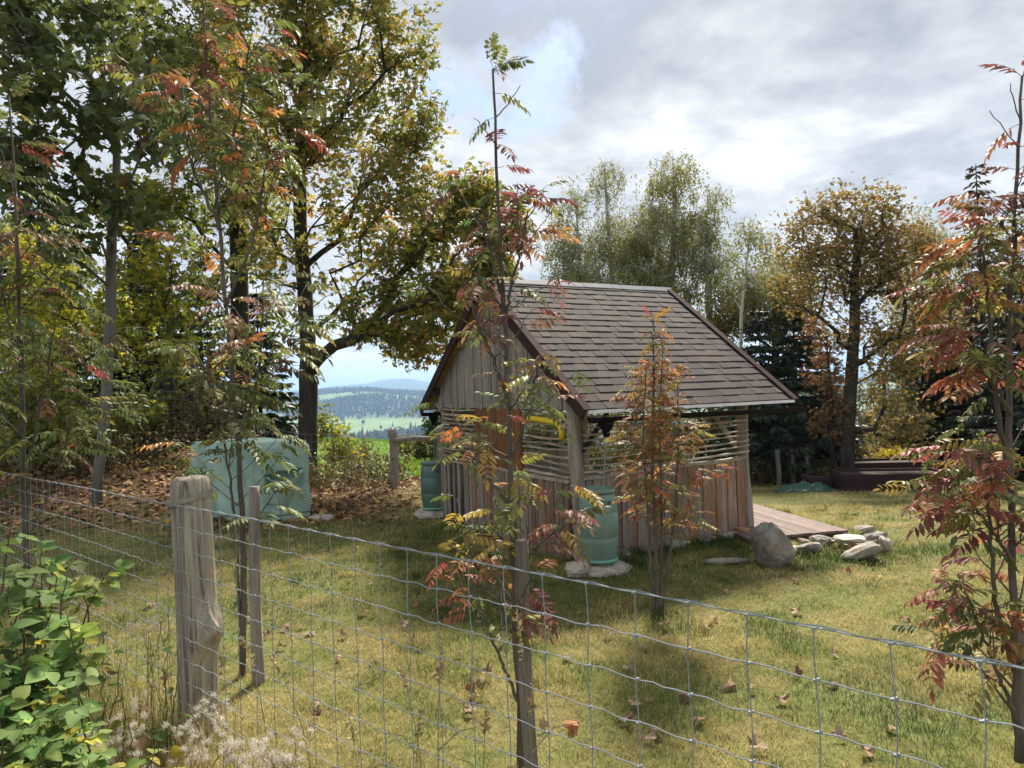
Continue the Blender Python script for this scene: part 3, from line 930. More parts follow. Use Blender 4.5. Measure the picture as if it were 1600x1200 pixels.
# ------------------------------------------------------------------ rain barrels, slabs, chains
def cut_box(me, boxes):
    """cut the recessed handles out of the barrel"""
    import bmesh
    bm = bmesh.new(); bm.from_mesh(me)
    bmesh.ops.remove_doubles(bm, verts=bm.verts, dist=1e-5)
    bmesh.ops.dissolve_degenerate(bm, edges=bm.edges, dist=1e-6)
    bmesh.ops.recalc_face_normals(bm, faces=bm.faces)
    bm.to_mesh(me); bm.free()
    o = bpy.data.objects.new('tmp_body', me); COL.objects.link(o)
    cut = []
    for V, F in boxes:
        c = bpy.data.objects.new('tmp_cut', MB().add(V, F).mesh('tmp_cut')); COL.objects.link(c)
        md = o.modifiers.new('b', 'BOOLEAN'); md.operation = 'DIFFERENCE'; md.object = c; md.solver = 'EXACT'
        cut.append(c)
    bpy.context.view_layer.update()
    dg = bpy.context.evaluated_depsgraph_get()
    new = bpy.data.meshes.new_from_object(o.evaluated_get(dg))
    for c in cut:
        bpy.data.objects.remove(c)
    bpy.data.objects.remove(o)
    return new


def barrel(pos, label, mat, ang):
    e = empty('rain_barrel', label, 'barrel', pos, 'green plastic rain barrels')
    prof = [(0.0, .0), (.185, .0), (.19, .03), (.197, .05), (.214, .20), (.2185, .262), (.2165, .268), (.2165, .276), (.22, .282), (.2235, .40), (.221, .535), (.2175, .541), (.2175, .549), (.219, .555), (.207, .68), (.192, .74), (.186, .752), (.0, .752)]
    K = .88
    prof = [(a_*K, b_*K) for a_, b_ in prof]
    V, F = lathe(prof, 48)
    mb = MB().add(V, F)
    boxes = []
    for s in (0, math.pi):
        a = ang+s
        ax = np.array([math.cos(a), math.sin(a), 0]); ay = np.array([-math.sin(a), math.cos(a), 0])
        boxes.append(obox((ax*.215+UP*.655)*K, ax, ay, UP, .032, .045, .021))
    me = cut_box(mb.mesh('body', smooth=True), boxes)
    me.materials.clear(); me.materials.append(mat)
    o = bpy.data.objects.new('body', me); COL.objects.link(o); o.parent = e; WL[o] = np.array(pos, float)
    P = np.asarray(pos, float)
    V, F = lathe([(a_*K, b_*K) for a_, b_ in ((.0, .754), (.186, .754), (.203, .756), (.207, .764), (.207, .792), (.202, .80), (.186, .80), (.18, .786), (.0, .784))], 48, P)
    MB().add(V, F).obj('lid', mat, e, smooth=True)
    V, F = lathe([(a_*K, b_*K) for a_, b_ in ((.187, .002), (.206, .002), (.209, .010), (.207, .030), (.196, .036), (.189, .036))], 48, P)
    MB().add(V, F).obj('foot_ring', M['barrel_foot'], e, smooth=True)


def hull_mesh(pts, seed, rough, cuts=3):
    """angular stone: hull of a few points, refined and roughened"""
    import bmesh
    bm = bmesh.new()
    for p in pts:
        bm.verts.new(p)
    r = bmesh.ops.convex_hull(bm, input=bm.verts)
    bmesh.ops.delete(bm, geom=[g for g in r['geom_interior'] if isinstance(g, bmesh.types.BMVert)], context='VERTS')
    bmesh.ops.triangulate(bm, faces=bm.faces)
    bmesh.ops.subdivide_edges(bm, edges=bm.edges[:], cuts=cuts, use_grid_fill=True, smooth=0.22)
    bmesh.ops.triangulate(bm, faces=bm.faces)
    bm.verts.index_update()
    V = np.array([v.co[:] for v in bm.verts]); F = np.array([[v.index for v in f.verts] for f in bm.faces])
    bm.free()
    s = np.ptp(V, axis=0).max()
    c = V.mean(0)
    for k in range(len(V)):
        q = (V[k]-c)/s
        V[k] += (V[k]-c)*rough*(vnoise(q, 5, seed % 50)+.6*vnoise(q, 13, seed % 50+3))
    return V, F


def stone(label, pos, size, seed, mat='stone', rot=(0, 0, 0), cat='stone', name='stone', group=None, cuts=9, rough=0.16):
    rs = np.random.default_rng(seed)
    d = rs.normal(size=(15, 3)); d /= np.linalg.norm(d, axis=1, keepdims=True)
    d = np.sign(d)*np.abs(d)**.62*rs.uniform(.8, 1.0, (15, 1))
    V, F = hull_mesh(d*np.asarray(size)/2, seed, rough)
    ext = np.ptp(V, axis=0)
    V = V*np.asarray(size)/ext
    Rm = np.array(Matrix.Rotation(rot[2], 3, 'Z') @ Matrix.Rotation(rot[0], 3, 'X') @ Matrix.Rotation(rot[1], 3, 'Y'))
    V = V@Rm.T
    V = V - np.array([0, 0, V[:, 2].min()]) + np.asarray(pos)
    o = MB().add(V, [F]).obj(name, M[mat], smooth=False)
    tag(o, label, cat, group)
    return o


NB = S(.17, 2.0, 0); NB[2] = .165
FB = S(.20, -2.2, 0); FB[2] = .125
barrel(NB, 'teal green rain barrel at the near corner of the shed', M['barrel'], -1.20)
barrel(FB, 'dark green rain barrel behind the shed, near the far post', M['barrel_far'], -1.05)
gz = float(hfun(NB[0], NB[1]))
stone('large pale flat slab under the near rain barrel', (NB[0]+.09, NB[1]-.03, gz-.05), (.56, .50, .5*(NB[2]-gz+.05)*2), 5, 'pale_stone', cat='stone slab', name='stone_slab', rough=.10)
stone('small pale stone wedged left of the near barrel slab', (NB[0]-.22, NB[1]-.12, gz-.03), (.26, .24, .15), 8, 'pale_stone', cat='stone slab', name='stone_slab', cuts=6)
gz2 = float(hfun(FB[0], FB[1]))
stone('flat pale stone slab under the far rain barrel', (FB[0], FB[1]-.03, gz2-.03), (.60, .5, FB[2]-gz2+.03), 15, 'pale_stone', cat='stone slab', name='stone_slab', rough=.10)


def rain_chain(p0, p1, label):
    mb = MB(); n = int(abs(p0[2]-p1[2])/.026)
    a = np.arange(9)*2*math.pi/8
    for i in range(n):
        c = p0+(p1-p0)*(i+.5)/n
        ax = SL if i % 2 else SN
        P = c + np.cos(a)[:, None]*.009*ax + np.sin(a)[:, None]*.018*UP
        mb.add(*tube(P, .0028, 4, cap=False))
    tag(mb.obj('rain_chain', M['galv']), label, 'chain', 'rain chains under the gutters')


rain_chain(S(.217, RUN+.03, 1.38), np.array([*S(.20, RUN-.03, 0)[:2], NB[2]+.70]), 'steel rain chain hanging over the near barrel')
rain_chain(S(.217, -2.17, 1.38), np.array([*S(.215, -2.17, 0)[:2], FB[2]+.70]), 'steel rain chain hanging over the far barrel')

# ------------------------------------------------------------------ deck, boulder and stone edging
def build_deck():
    d = np.array([.2, -.98, 0]); d /= np.linalg.norm(d); ee = np.array([.98, .2, 0]); ee /= np.linalg.norm(ee)
    K = np.array([3.72, 7.98, 0])
    e = empty('deck', 'low reddish brown plank deck at the open end of the shed', 'deck', K-d*1.5-ee*.6)
    for i in range(11):
        c = K - ee*(.055+.1115*i) - d*(2.1 - .02*random.random()) + UP*(.135+random.uniform(-.002, .002))
        V, F = obox(c, d, ee, UP, 2.1, .0545, .014)
        piece('deck_board', V, F, M['deck'], e)
    for k in (0.03, 2.1, 4.1):
        V, F = obox(K-ee*.62-d*k+UP*.07, d, ee, UP, .02, .60, .05)
        piece('joist', V, F, M['dark_wood'], e)
    V, F = obox(K+ee*.014-d*2.1+UP*.075, d, ee, UP, 2.1, .010, .07)
    piece('fascia_board', V, F, M['deck'], e)


build_deck()
p = gnd(1205, 886)
sil = [(1180, 852), (1178, 838), (1186, 824), (1197, 817), (1208, 816), (1222, 826), (1236, 842), (1238, 862), (1232, 878), (1224, 890), (1206, 892), (1187, 880)]
sil = [(1207+(a_-1207)*.93, 890+(b_-890)*.93) for a_, b_ in sil]
hp = []
for k_, (a_, b_) in enumerate(sil):
    q = at(a_, b_, p[1]+.10)
    hp += [q+[0, -.07-.05*math.sin(k_*1.9), 0], q+[0, .15, 0]]
cq = at(1200, 862, p[1]-.09); hp += [cq, at(1212, 850, p[1]-.08), at(1202, 880, p[1]-.05)]
V, F = hull_mesh(np.array(hp), 41, .06, 5)
tag(MB().add(V, [F]).obj('boulder', M['stone']), 'big upright grey boulder beside the shed post', 'boulder')
for (px, py, w_, h_, dp, seed, mt, ry, lab) in (
    (1235, 846, .15, .09, .14, 51, 'pale_stone', .3, 'small white stone just right of the upright boulder'),
    (1244, 868, .13, .10, .12, 52, 'pale_stone', -.5, 'small pale stone in the grass at the foot of the boulder'),
    (1270, 870, .27, .15, .2, 53, 'stone', .15, 'pale grey stone with a pointed right end at the deck edge'),
    (1293, 858, .26, .15, .2, 54, 'stone', .0, 'blocky brownish stone against the deck end'),
    (1262, 856, .16, .10, .15, 59, 'stone', .1, 'flat grey stone lying between the deck and the pale pointed stone'),
    (1352, 880, .42, .15, .22, 55, 'stone', -.42, 'long tilted grey stone leaning against the stone pile'),
    (1338, 860, .30, .10, .24, 56, 'pale_stone', .0, 'cream flat stone on the left of the small stone pile'),
    (1370, 862, .26, .13, .22, 57, 'stone', -.1, 'grey wedge stone on the right of the small stone pile'),
    (1366, 876, .15, .12, .13, 58, 'pale_stone', .2, 'small orange stained stone low in the stone pile'),
    (1387, 868, .17, .17, .14, 60, 'pale_stone', .5, 'white stone at the right end of the stone pile'),
    (1330, 872, .12, .08, .1, 66, 'stone', .1, 'little dark stone under the cream flat stone')):
    q = gnd(px, py)
    stone(lab, (q[0], q[1]+dp/2, q[2]-.02), (w_, dp, h_), seed, mt, (0.05, ry, random.uniform(-.3, .3)), group='stones edging the deck', cuts=8)
q = gnd(1338, 868)
stone('cream flat cap stone on top of the stone pile', (q[0]+.03, q[1]+.2, q[2]+.08), (.34, .24, .09), 61, 'pale_stone', group='stones edging the deck', cuts=5)
stone('grey flat cap stone on top of the stone pile', (q[0]+.27, q[1]+.22, q[2]+.10), (.30, .22, .10), 62, 'stone', group='stones edging the deck', cuts=5)
stone('small grey stone crowning the stone pile', (q[0]+.24, q[1]+.3, q[2]+.19), (.2, .16, .06), 67, 'stone', group='stones edging the deck', cuts=5)
for k, (a_, w_, h_, lab) in enumerate(((2.42, .30, .09, 'flat pale foundation stone at the foot of the far shed post'), (2.12, .28, .08, 'long flat foundation stone below the red planks'), (1.80, .22, .07, 'grey foundation stone below the middle of the long wall'), (1.35, .26, .08, 'mossy foundation stone behind the small rowan'), (.95, .22, .08, 'foundation stone between the rowan and the near barrel'), (.62, .20, .08, 'foundation stone just right of the near barrel'))):
    q = S(a_, BW+.12, 0); q[2] = float(hfun(q[0], q[1]))-.02
    stone(lab, q, (w_, .16, h_+.02), 70+k, 'stone', (0, 0, YAW), group='foundation stones along the shed', cuts=7)
q = gnd(1135, 880)
stone('long low flat stone in the grass left of the boulder', (q[0], q[1], q[2]-.03), (.5, .14, .09), 81, 'stone', (0, .05, -.12), cuts=5)
q = S(2.36, BW+.13, 0)
V, F = lathe([(0, .0), (.075, .0), (.078, .01), (.078, .028), (.074, .034), (0, .035)], 20, (q[0], q[1], float(hfun(q[0], q[1]))+.07))
tag(MB().add(V, F).obj('wood_disc', M['soffit'], smooth=False), 'thin sawn wood disc lying on the foundation stone', 'log slice')
q = gnd(505, 812)
stone('pale flat stone in the leaves right of the covered stack', (q[0], q[1], q[2]-.03), (.42, .26, .12), 83, 'pale_stone', cuts=5)

# ------------------------------------------------------------------ raised beds, tarpaulin heap
def raised_bed(p, d, L, W, H, label, soil_dz=.06):
    d = np.asarray(d, float); d /= np.linalg.norm(d); w = np.array([-d[1], d[0], 0])
    e = empty('raised_bed', label, 'planter', p, 'dark red raised garden beds')
    p = np.asarray(p, float)
    n = 3; bh = H/n
    for k in range(n):
        z = p[2]-.05+bh*(k+.5)
        for c, ax, hl in ((p+d*L/2, d, L/2), (p+d*L/2+w*W, d, L/2), (p+w*W/2, w, W/2), (p+d*L+w*W/2, w, W/2)):
            V, F = obox(np.array([c[0], c[1], z]), ax, np.cross(UP, ax), UP, hl+(.02 if ax is d else -.021), .02, bh/2-.003)
            piece('board', V, F, M['bed'], e)
    V, F = obox(np.array([*(p+d*L/2+w*W/2)[:2], p[2]-.05+(H-soil_dz)/2]), d, w, UP, L/2-.02, W/2-.02, (H-soil_dz)/2)
    piece('soil', V, F, M['soil'], e)


bp = at(1322, 772, 17.0); bp[2] = float(hfun(bp[0], bp[1]))
raised_bed(bp, (1.0, -0.16, 0), 2.35, 1.1, .46, 'long dark red raised garden bed at the lawn edge')
bq = bp + np.array([1.0, 1.75, 0]); bq[2] = float(hfun(bq[0], bq[1]))+.1
raised_bed(bq, (1.0, -0.1, 0), 2.2, 1.0, .55, 'dark raised garden bed behind the long one')
bl = bp + np.array([-.55, .75, 0]); bl[2] = float(hfun(bl[0], bl[1]))
raised_bed(bl, (1.0, -.1, 0), .5, .6, .38, 'short red planter left of the big autumn maple trunk')


def tarp_heap():
    p = at(1268, 766, 17.2); p[2] = float(hfun(p[0], p[1]))
    n, m = 40, 22
    V = []
    for i in range(n):
        for j in range(m):
            u, v = i/(n-1)*2-1, j/(m-1)*2-1
            x, y = u*.75, v*.38
            h = max(0, (1-abs(u)**2.2)*(1-abs(v)**2.2))
            z = h*(.17+.14*vnoise((x*5, y*5, 1), 1, 2)+.10*abs(vnoise((x*11+y*4, y*9, 3), 1, 4)))
            V.append((p[0]+x+.06*vnoise((u, v, 2), 3), p[1]+.4+y+.06*vnoise((u, v, 9), 3), hfun(p[0]+x, p[1]+.4+y)+z+.01))
    F = [(i*m+j, (i+1)*m+j, (i+1)*m+j+1, i*m+j+1) for i in range(n-1) for j in range(m-1)]
    tag(MB().add(V, F).obj('tarpaulin', M['green_tarp']), 'crumpled dark green tarpaulin lying at the lawn edge', 'tarp')


tarp_heap()

# ------------------------------------------------------------------ covered stack on the left
def covered_stack():
    C = [np.array(c) for c in ((-3.86, 10.42), (-3.16, 10.86), (-4.35, 12.05), (-5.22, 11.30))]
    H = 1.20
    e = empty('covered_stack', 'boxy garden stack under a pale green cover near the big tree', 'cover', (*np.mean(C, 0), 0.0))
    n, m = 34, 44
    mb = MB(); V = []; ring = []
    for k in range(4):
        a, b = C[k], C[(k+1) % 4]
        for i in range(n):
            ring.append((k, i/n, a+(b-a)*i/n))
    N = len(ring)
    cen = np.mean(C, 0)
    for j in range(m):
        h = j/(m-1)
        for k, f, q in ring:
            a, b = C[k], C[(k+1) % 4]
            d = (b-a)/np.linalg.norm(b-a); out = np.array([d[1], -d[0]])
            # rounded corners: pull corners in a bit
            off = -0.05*(max(0, 1-f*9)+max(0, 1-(1-f)*9))*(0.5+0.5*(h > .96))
            off += 0.045*vnoise((q[0]*4, q[1]*4, h*1.3), 1.2, 3) + 0.03*vnoise((q[0]*9+h*2, q[1]*9, h*2.2), 1, 5) + .02*abs(vnoise((q[0]*14, q[1]*14, h*1.2), 1, 12)) - .07*max(0, .22-abs(vnoise((q[0]*3.2+h*1.6, q[1]*3.2, h*2.4), 1, 15)))
            off += 0.05*(1-h)**2*(0.4+vnoise((q[0]*3, q[1]*3, 0), 1, 8))
            if k == 0:                   # hollow behind the sagging fold
                u = (f-.53)/.36
                if abs(u) < 1 and .40 < h < .615+.03*u:
                    off -= .30*(1-u*u)
            if k == 3:
                off += .03*math.sin(f*14+h*3)*(1-h*.5)
            z = h*H
            if h > .93: off -= .03*(h-.93)/.07
            if h == 0: z = .02+.03*vnoise((q[0]*3, q[1]*3, 4), 1)
            V.append((*(q+out*off), z + float(hfun(*q))*(1-h)))
    for s in (.85, .5, .15):
        for k, f, q in ring:
            pp = cen+(q-cen)*s
            V.append((*pp, H+.015*(1-s)+.02*vnoise((pp[0]*3, pp[1]*3, 1), 1, 6)-.012*(s > .8)))
    V.append((*cen, H+.02))
    rows = m+3
    F = [(j*N+i, j*N+(i+1) % N, (j+1)*N+(i+1) % N, (j+1)*N+i) for j in range(rows-1) for i in range(N)]
    F += [((rows-1)*N+i, (rows-1)*N+(i+1) % N, rows*N) for i in range(N)]
    mb.add(V, F).obj('cover_sheet', M['cover'], e, smooth=True)
    # loose fold sagging out of the near face, open at its top
    a, b = C[0], C[1]
    d = (b-a)/np.linalg.norm(b-a); out = np.array([d[1], -d[0]])
    nu, nv = 22, 18; Vp = []
    for iu in range(nu):
        u = iu/(nu-1)*2-1
        for iv in range(nv):
            v = iv/(nv-1)
            hb = .60+.03*u-.46*(1-abs(u)**1.5)
            h_ = (.60+.03*u)*(1-v)+hb*v
            q = a+(b-a)*(.53+.36*u*(1-.25*v))
            o_ = .035+.15*(1-u*u)*(1-v)**.8*(1+.15*math.sin(u*9+v*4))+.02*vnoise((u*3, v*4, 1), 1, 3)*(1-v)
            z_ = h_*H-.085*(1-u*u)*(1-v)
            Vp.append((*(q+out*o_), z_))
    Fp = [(iu*nv+iv, (iu+1)*nv+iv, (iu+1)*nv+iv+1, iu*nv+iv+1) for iu in range(nu-1) for iv in range(nv-1)]
    MB().add(Vp, Fp).obj('sagging_fold', M['cover'], e, smooth=True)
    # draw cord round the hem
    hem = np.array([V[i] for i in list(range(N))+[0]])
    hem[:, 2] = .10
    cc = np.array([*cen, .1])
    MB().add(*tube(cc+(hem-cc)*1.006, .006, 5, cap=False)).obj('draw_cord', M['black_bin'], e)


covered_stack()

# ------------------------------------------------------------------ fences, posts, stakes
def front_fence():
    T0, T1, SP = -5.2, 4.2, .155
    zr = [1.30-.115*k for k in range(11)]+[.04]
    e = empty('wire_fence', 'galvanised knotted wire mesh fence across the foreground', 'fence', (*(F0), float(hfun(*F0))))
    P = lambda t, z: np.array([*(F0+FD*t), z])
    ts = np.arange(T0, T1, SP)
    sag = lambda t: .003*math.sin(t*.8+.4)+.002*math.sin(t*2.9)
    for k, z in enumerate(zr):
        pts = []
        for i, t in enumerate(ts):
            for f in (0, .30, .5, .70):
                kink = (0, .0028, .0, -.0028)[(0, .30, .5, .70).index(f)]
                pts.append(P(t+f*SP, z+sag(t)+kink*(.3 if k == 0 else 1)*random.uniform(.6, 1.3)+(.0008 if k == 0 else .003)*random.uniform(-1, 1)))
        MB().add(*tube(pts, .0021 if k == 0 else .0019, 5)).obj('line_wire', M['galv'], e)
    # second top strand twisted round the first
    pts = []
    for t in np.arange(T0, T1, .02):
        a = t*40
        pts.append(P(t, zr[0]+sag(t)+.0035+.0025*math.sin(a))+np.array([*FN, 0])*.0025*math.cos(a))
    MB().add(*tube(pts, .0019, 4)).obj('line_wire', M['galv'], e)
    kn = MB()
    for i, t in enumerate(ts):
        pts = [P(t+.004*math.sin(k*1.3+i), z+sag(t)) + np.array([*FN, 0])*.0035 for k, z in enumerate(np.linspace(zr[0], zr[-1], 19))]
        MB().add(*tube(pts, .0017, 4)).obj('stay_wire', M['galv'], e)
        for z in zr:
            c = P(t, z+sag(t))
            kn.add(*tube([c-np.array([*FD, 0])*.006-UP*.003, c+np.array([*FN, 0])*.0045, c+np.array([*FD, 0])*.006+UP*.003], .0042, 5))
    kn.obj('knots', M['galv'], e)['kind'] = 'stuff'


front_fence()


def big_post():
    c = np.array([-1.80, 3.91, 0]); c[2] = float(hfun(c[0], c[1]))
    e = empty('fence_post', 'thick weathered split log fence post with a burl', 'post', c)
    k, sides = 60, 72
    V = []
    zt = 1.42
    for i in range(k):
        f = i/(k-1); z = c[2]-.15+(zt-c[2]+.15)*f
        for s in range(sides):
            a = 2*math.pi*s/sides
            r = .103*(1+.12*vnoise((math.cos(a)*1.5, math.sin(a)*1.5, z*.5), 1, 2)+.05*vnoise((math.cos(a)*6, math.sin(a)*6, z*.7), 1, 5)+.055*vnoise((math.cos(a)*11, math.sin(a)*11, z*.7), 1, 7)-.16*max(0, vnoise((math.cos(a)*8, math.sin(a)*8, z*.45), 1, 17)-.22)-.03*abs(vnoise((math.cos(a)*19, math.sin(a)*19, z*1.1), 1, 27)))
            r -= .018*max(0, math.cos(3*a+1.0))**4
            # burl low on the right
            da = math.atan2(math.sin(a+.55), math.cos(a+.55))
            r += .075*math.exp(-(da/.75)**2-((z-.60)/.10)**2)*(1+.9*vnoise((a*5, z*18, 1), 1, 9))
            r -= .03*math.exp(-(da/.8)**2)*sstep(.52, .40, z)
            if f > .96: r *= 1-.06*(f-.96)/.04
            V.append((c[0]+r*math.cos(a)+.01*math.sin(z*3), c[1]+r*math.sin(a), z+(.02*vnoise((math.cos(a), math.sin(a), 3), 1.5) if i == k-1 else 0)))
    n = len(V)
    for rr_ in (.7, .35):
        for s in range(sides):
            q = np.array(V[(k-1)*sides+s]); cc = np.array([c[0]+.01*math.sin(zt*3), c[1], zt])
            w = cc+(q-cc)*rr_; w[2] = zt+.012+.012*vnoise((s*.9, rr_*5, 1), 1)
            V.append(tuple(w))
    V.append((c[0], c[1], zt+.01))
    F = [(i*sides+s, i*sides+(s+1) % sides, (i+1)*sides+(s+1) % sides, (i+1)*sides+s) for i in range(k+1) for s in range(sides)]
    F += [((k+1)*sides+s, (k+1)*sides+(s+1) % sides, len(V)-1) for s in range(sides)]
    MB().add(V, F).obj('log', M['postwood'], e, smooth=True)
    a = np.linspace(0, 2*math.pi, 41)
    V = []
    for th in a:
        for dz, rr_ in ((-.016, .113), (.016, .113)):
            V.append((c[0]-.005+rr_*1.04*math.cos(th), c[1]+rr_*math.sin(th), 1.315+dz+.03*math.cos(th)))
    F = [(2*i, 2*i+2, 2*i+3, 2*i+1) for i in range(40)]
    MB().add(V, F).obj('strap', M['strap'], e)


big_post()


def stake(name, label, x, y, zt, w, mat='stake', lean=(0, 0), seed=0, cat='stake'):
    z0 = float(hfun(x, y))-.2
    o = log_post(name, (x, y, z0), (x+lean[0], y+lean[1], zt), w/2, M[mat], None, seed=seed, sides=10)
    tag(o, label, cat)


stake('wooden_stake', 'slim grey wooden stake just right of the thick fence post', -1.72, 4.62, 1.28, .078, seed=3)
stake('wooden_stake', 'grey wooden stake supporting the tall rowan in the centre', .03, 3.38, 1.13, .066, seed=8, lean=(-.012, 0))
stake('wooden_stake', 'grey wooden stake behind the red rowan at right edge', 2.43, 3.42, .62, .11, seed=12)


def rail_fence():
    a = at(617, 765, 13.75); b = at(691, 762, 13.9); c = at(760, 760, 14.2)
    e = empty('rail_fence', 'rustic wooden post and rail fence before the green meadow', 'fence', (*((a+b)/2)[:2], 0))
    for q, zt in ((a, 1.17), (b, 1.20), (c, 1.18)):
        log_post('post', (q[0], q[1], float(hfun(q[0], q[1]))-.1), (q[0]-.02, q[1], zt), .085, M['stake'], e, seed=int(q[0]*10) % 17)
    for q, w_ in ((a, b), (b, c)):
        V, F = tube([np.array([q[0], q[1]-.07, .96]), np.array([(q[0]+w_[0])/2, (q[1]+w_[1])/2-.07, .99]), np.array([w_[0], w_[1]-.07, .95])], [.05, .046, .042], 8)
        piece('rail', V, F, M['stake'], e)


rail_fence()


def back_fence():
    mb = MB()
    pts = [np.array([-2.35, 13.72]), np.array([-5.0, 14.6]), np.array([-8.6, 14.9]), np.array([-13.5, 14.6])]
    line = []
    for p, q in zip(pts[:-1], pts[1:]):
        n = int(np.linalg.norm(q-p)/.15)
        line += [p+(q-p)*i/n for i in range(n)]
    line.append(pts[-1])
    G = [float(hfun(*q)) for q in line]
    for k in range(8):
        mb.add(*tube([(q[0], q[1], z+.06+k*.15) for q, z in zip(line, G)], .0024, 3))
    for q, z in zip(line, G):
        mb.add(*tube([(q[0], q[1], z), (q[0], q[1], z+1.12)], .0022, 3))
    e = empty('wire_fence', 'fine wire mesh fence along the leafy bank behind the trees', 'fence', (*pts[1], 0))
    o = mb.obj('mesh_panel', M['galv'], e); o['kind'] = 'stuff'


back_fence()

# ------------------------------------------------------------------ leaf shapes
LEAF3_T = np.array([[0, 0, 0], [.42, .13, .03], [1.0, 0, -.10], [.42, -.13, .03], [.30, .52, -.04], [.55, .30, 0], [.30, -.52, -.04], [.55, -.30, 0]])
LEAF3_F = [[(0, 3, 2, 1)], [(0, 1, 4), (1, 5, 4), (0, 6, 3), (3, 6, 7)]]
OVAL_T = np.array([[0, 0, 0], [.45, .27, .05], [1, 0, -.06], [.45, -.27, .05]])
OVAL_F = [[(0, 3, 2, 1)]]
MAPLE_T = np.array([[0, 0, 0], [.10, .30, .02], [-.05, .48, -.02], [.28, .42, .02], [.38, .72, -.06], [.55, .40, .02], [.62, .24, .03], [.88, .26, 0], [1.05, 0, -.08],
                    [.88, -.26, 0], [.62, -.24, .03], [.55, -.40, .02], [.38, -.72, -.06], [.28, -.42, .02], [-.05, -.48, -.02], [.10, -.30, .02], [.45, 0, .05]])
MAPLE_F = [[(16, (i+1) % 16, i) for i in range(16)]]


def rand_dirs(n, up=0.0, rs=rng):
    d = rs.normal(size=(n, 3)); d[:, 2] += up
    return d/np.linalg.norm(d, axis=1, keepdims=True)


def lobe_points(lobes, n, rs):
    """points spread through the crown's lobes; a lobe is centre, radii, weight"""
    w = np.array([l[2] for l in lobes], float); w /= w.sum()
    pick = rs.choice(len(lobes), n, p=w)
    d = rs.normal(size=(n, 3)); d /= np.linalg.norm(d, axis=1, keepdims=True)
    rad = rs.uniform(0.15, 1, n)**(1/2.6)
    C = np.array([l[0] for l in lobes]); Rr = np.array([l[1] for l in lobes])
    return C[pick]+d*rad[:, None]*Rr[pick]


def px_lobe(px, py, Y, rx, ry, dz=None, wt=None):
    c = at(px, py, Y); s = Y/FPX
    rx, ry = rx*s, ry*s
    rd = dz if dz is not None else (rx+ry)/2
    return (c, np.array([rx, rd, ry]), wt if wt else rx*ry*rd)


def grow(trunk, pts, rs, path_w=0.35, droop=0.0, step=0.4, up_bias=0.25):
    """join every point to the nearest suitable place on the growing skeleton"""
    P = [np.array(p, float) for p in trunk]; par = [-1]+list(range(len(trunk)-1))
    L = [0.0]
    for i in range(1, len(P)):
        L.append(L[-1]+np.linalg.norm(P[i]-P[i-1]))
    tr = np.array(trunk)
    dist = np.min(np.linalg.norm(pts[:, None]-tr[None], axis=2), axis=1)
    PA = np.zeros((len(P)+len(pts)*14, 3)); PL = np.zeros(len(PA)); n = len(P)
    PA[:n] = P; PL[:n] = L
    ends = []
    lo = max(2, int(len(trunk)*0.25))
    for i in np.argsort(dist):
        a = pts[i]
        dv = a-PA[:n]
        dd = np.linalg.norm(dv, axis=1)
        cost = dd + path_w*PL[:n] + 0.9*np.maximum(0, PA[:n, 2]-a[2]+up_bias*dd)
        cost[:lo] += 3
        j = int(np.argmin(cost))
        k = max(1, min(12, int(dd[j]/step)))
        p0 = PA[j]
        ctrl = p0+(a-p0)*0.5+np.array([0, 0, 0.10*dd[j]])+rs.normal(size=3)*0.06*dd[j]
        prev = j
        for q in range(1, k+1):
            f = q/k
            pt = p0*(1-f)**2+2*ctrl*f*(1-f)+a*f*f + (rs.normal(size=3)*0.02 if q < k else 0)
            PA[n] = pt; PL[n] = PL[prev]+np.linalg.norm(pt-PA[prev]); par.append(prev); prev = n; n += 1
        ends.append(prev)
    return PA[:n], np.array(par), ends


def limbs_mesh(P, par, r_base, tip=0.006, e=2.35):
    n = len(P)
    acc = np.zeros(n); ch = [[] for _ in range(n)]
    for i in range(n-1, 0, -1):
        if acc[i] == 0: acc[i] = tip**e
        acc[par[i]] += acc[i]
        ch[par[i]].append(i)
    rad = acc**(1/e)
    k = r_base/rad[0]
    rad = np.where(rad > tip*1.2, tip+(rad-tip)*(r_base-tip)/(rad[0]-tip), tip)
    mb = MB()
    stack = [(0, None)]
    while stack:
        s, p = stack.pop()
        chain = ([p] if p is not None else [])+[s]
        while ch[chain[-1]]:
            c = sorted(ch[chain[-1]], key=lambda q: -acc[q])
            for o in c[1:]:
                stack.append((o, chain[-1]))
            chain.append(c[0])
        if len(chain) < 2: continue
        rr = rad[chain].copy()
        if p is not None: rr[0] = min(rr[0], rr[1]*1.25)
        rm = rr.max()
        mb.add(*tube(P[chain], rr, 12 if rm > .12 else 7 if rm > .05 else 5 if rm > .02 else 3))
    return mb


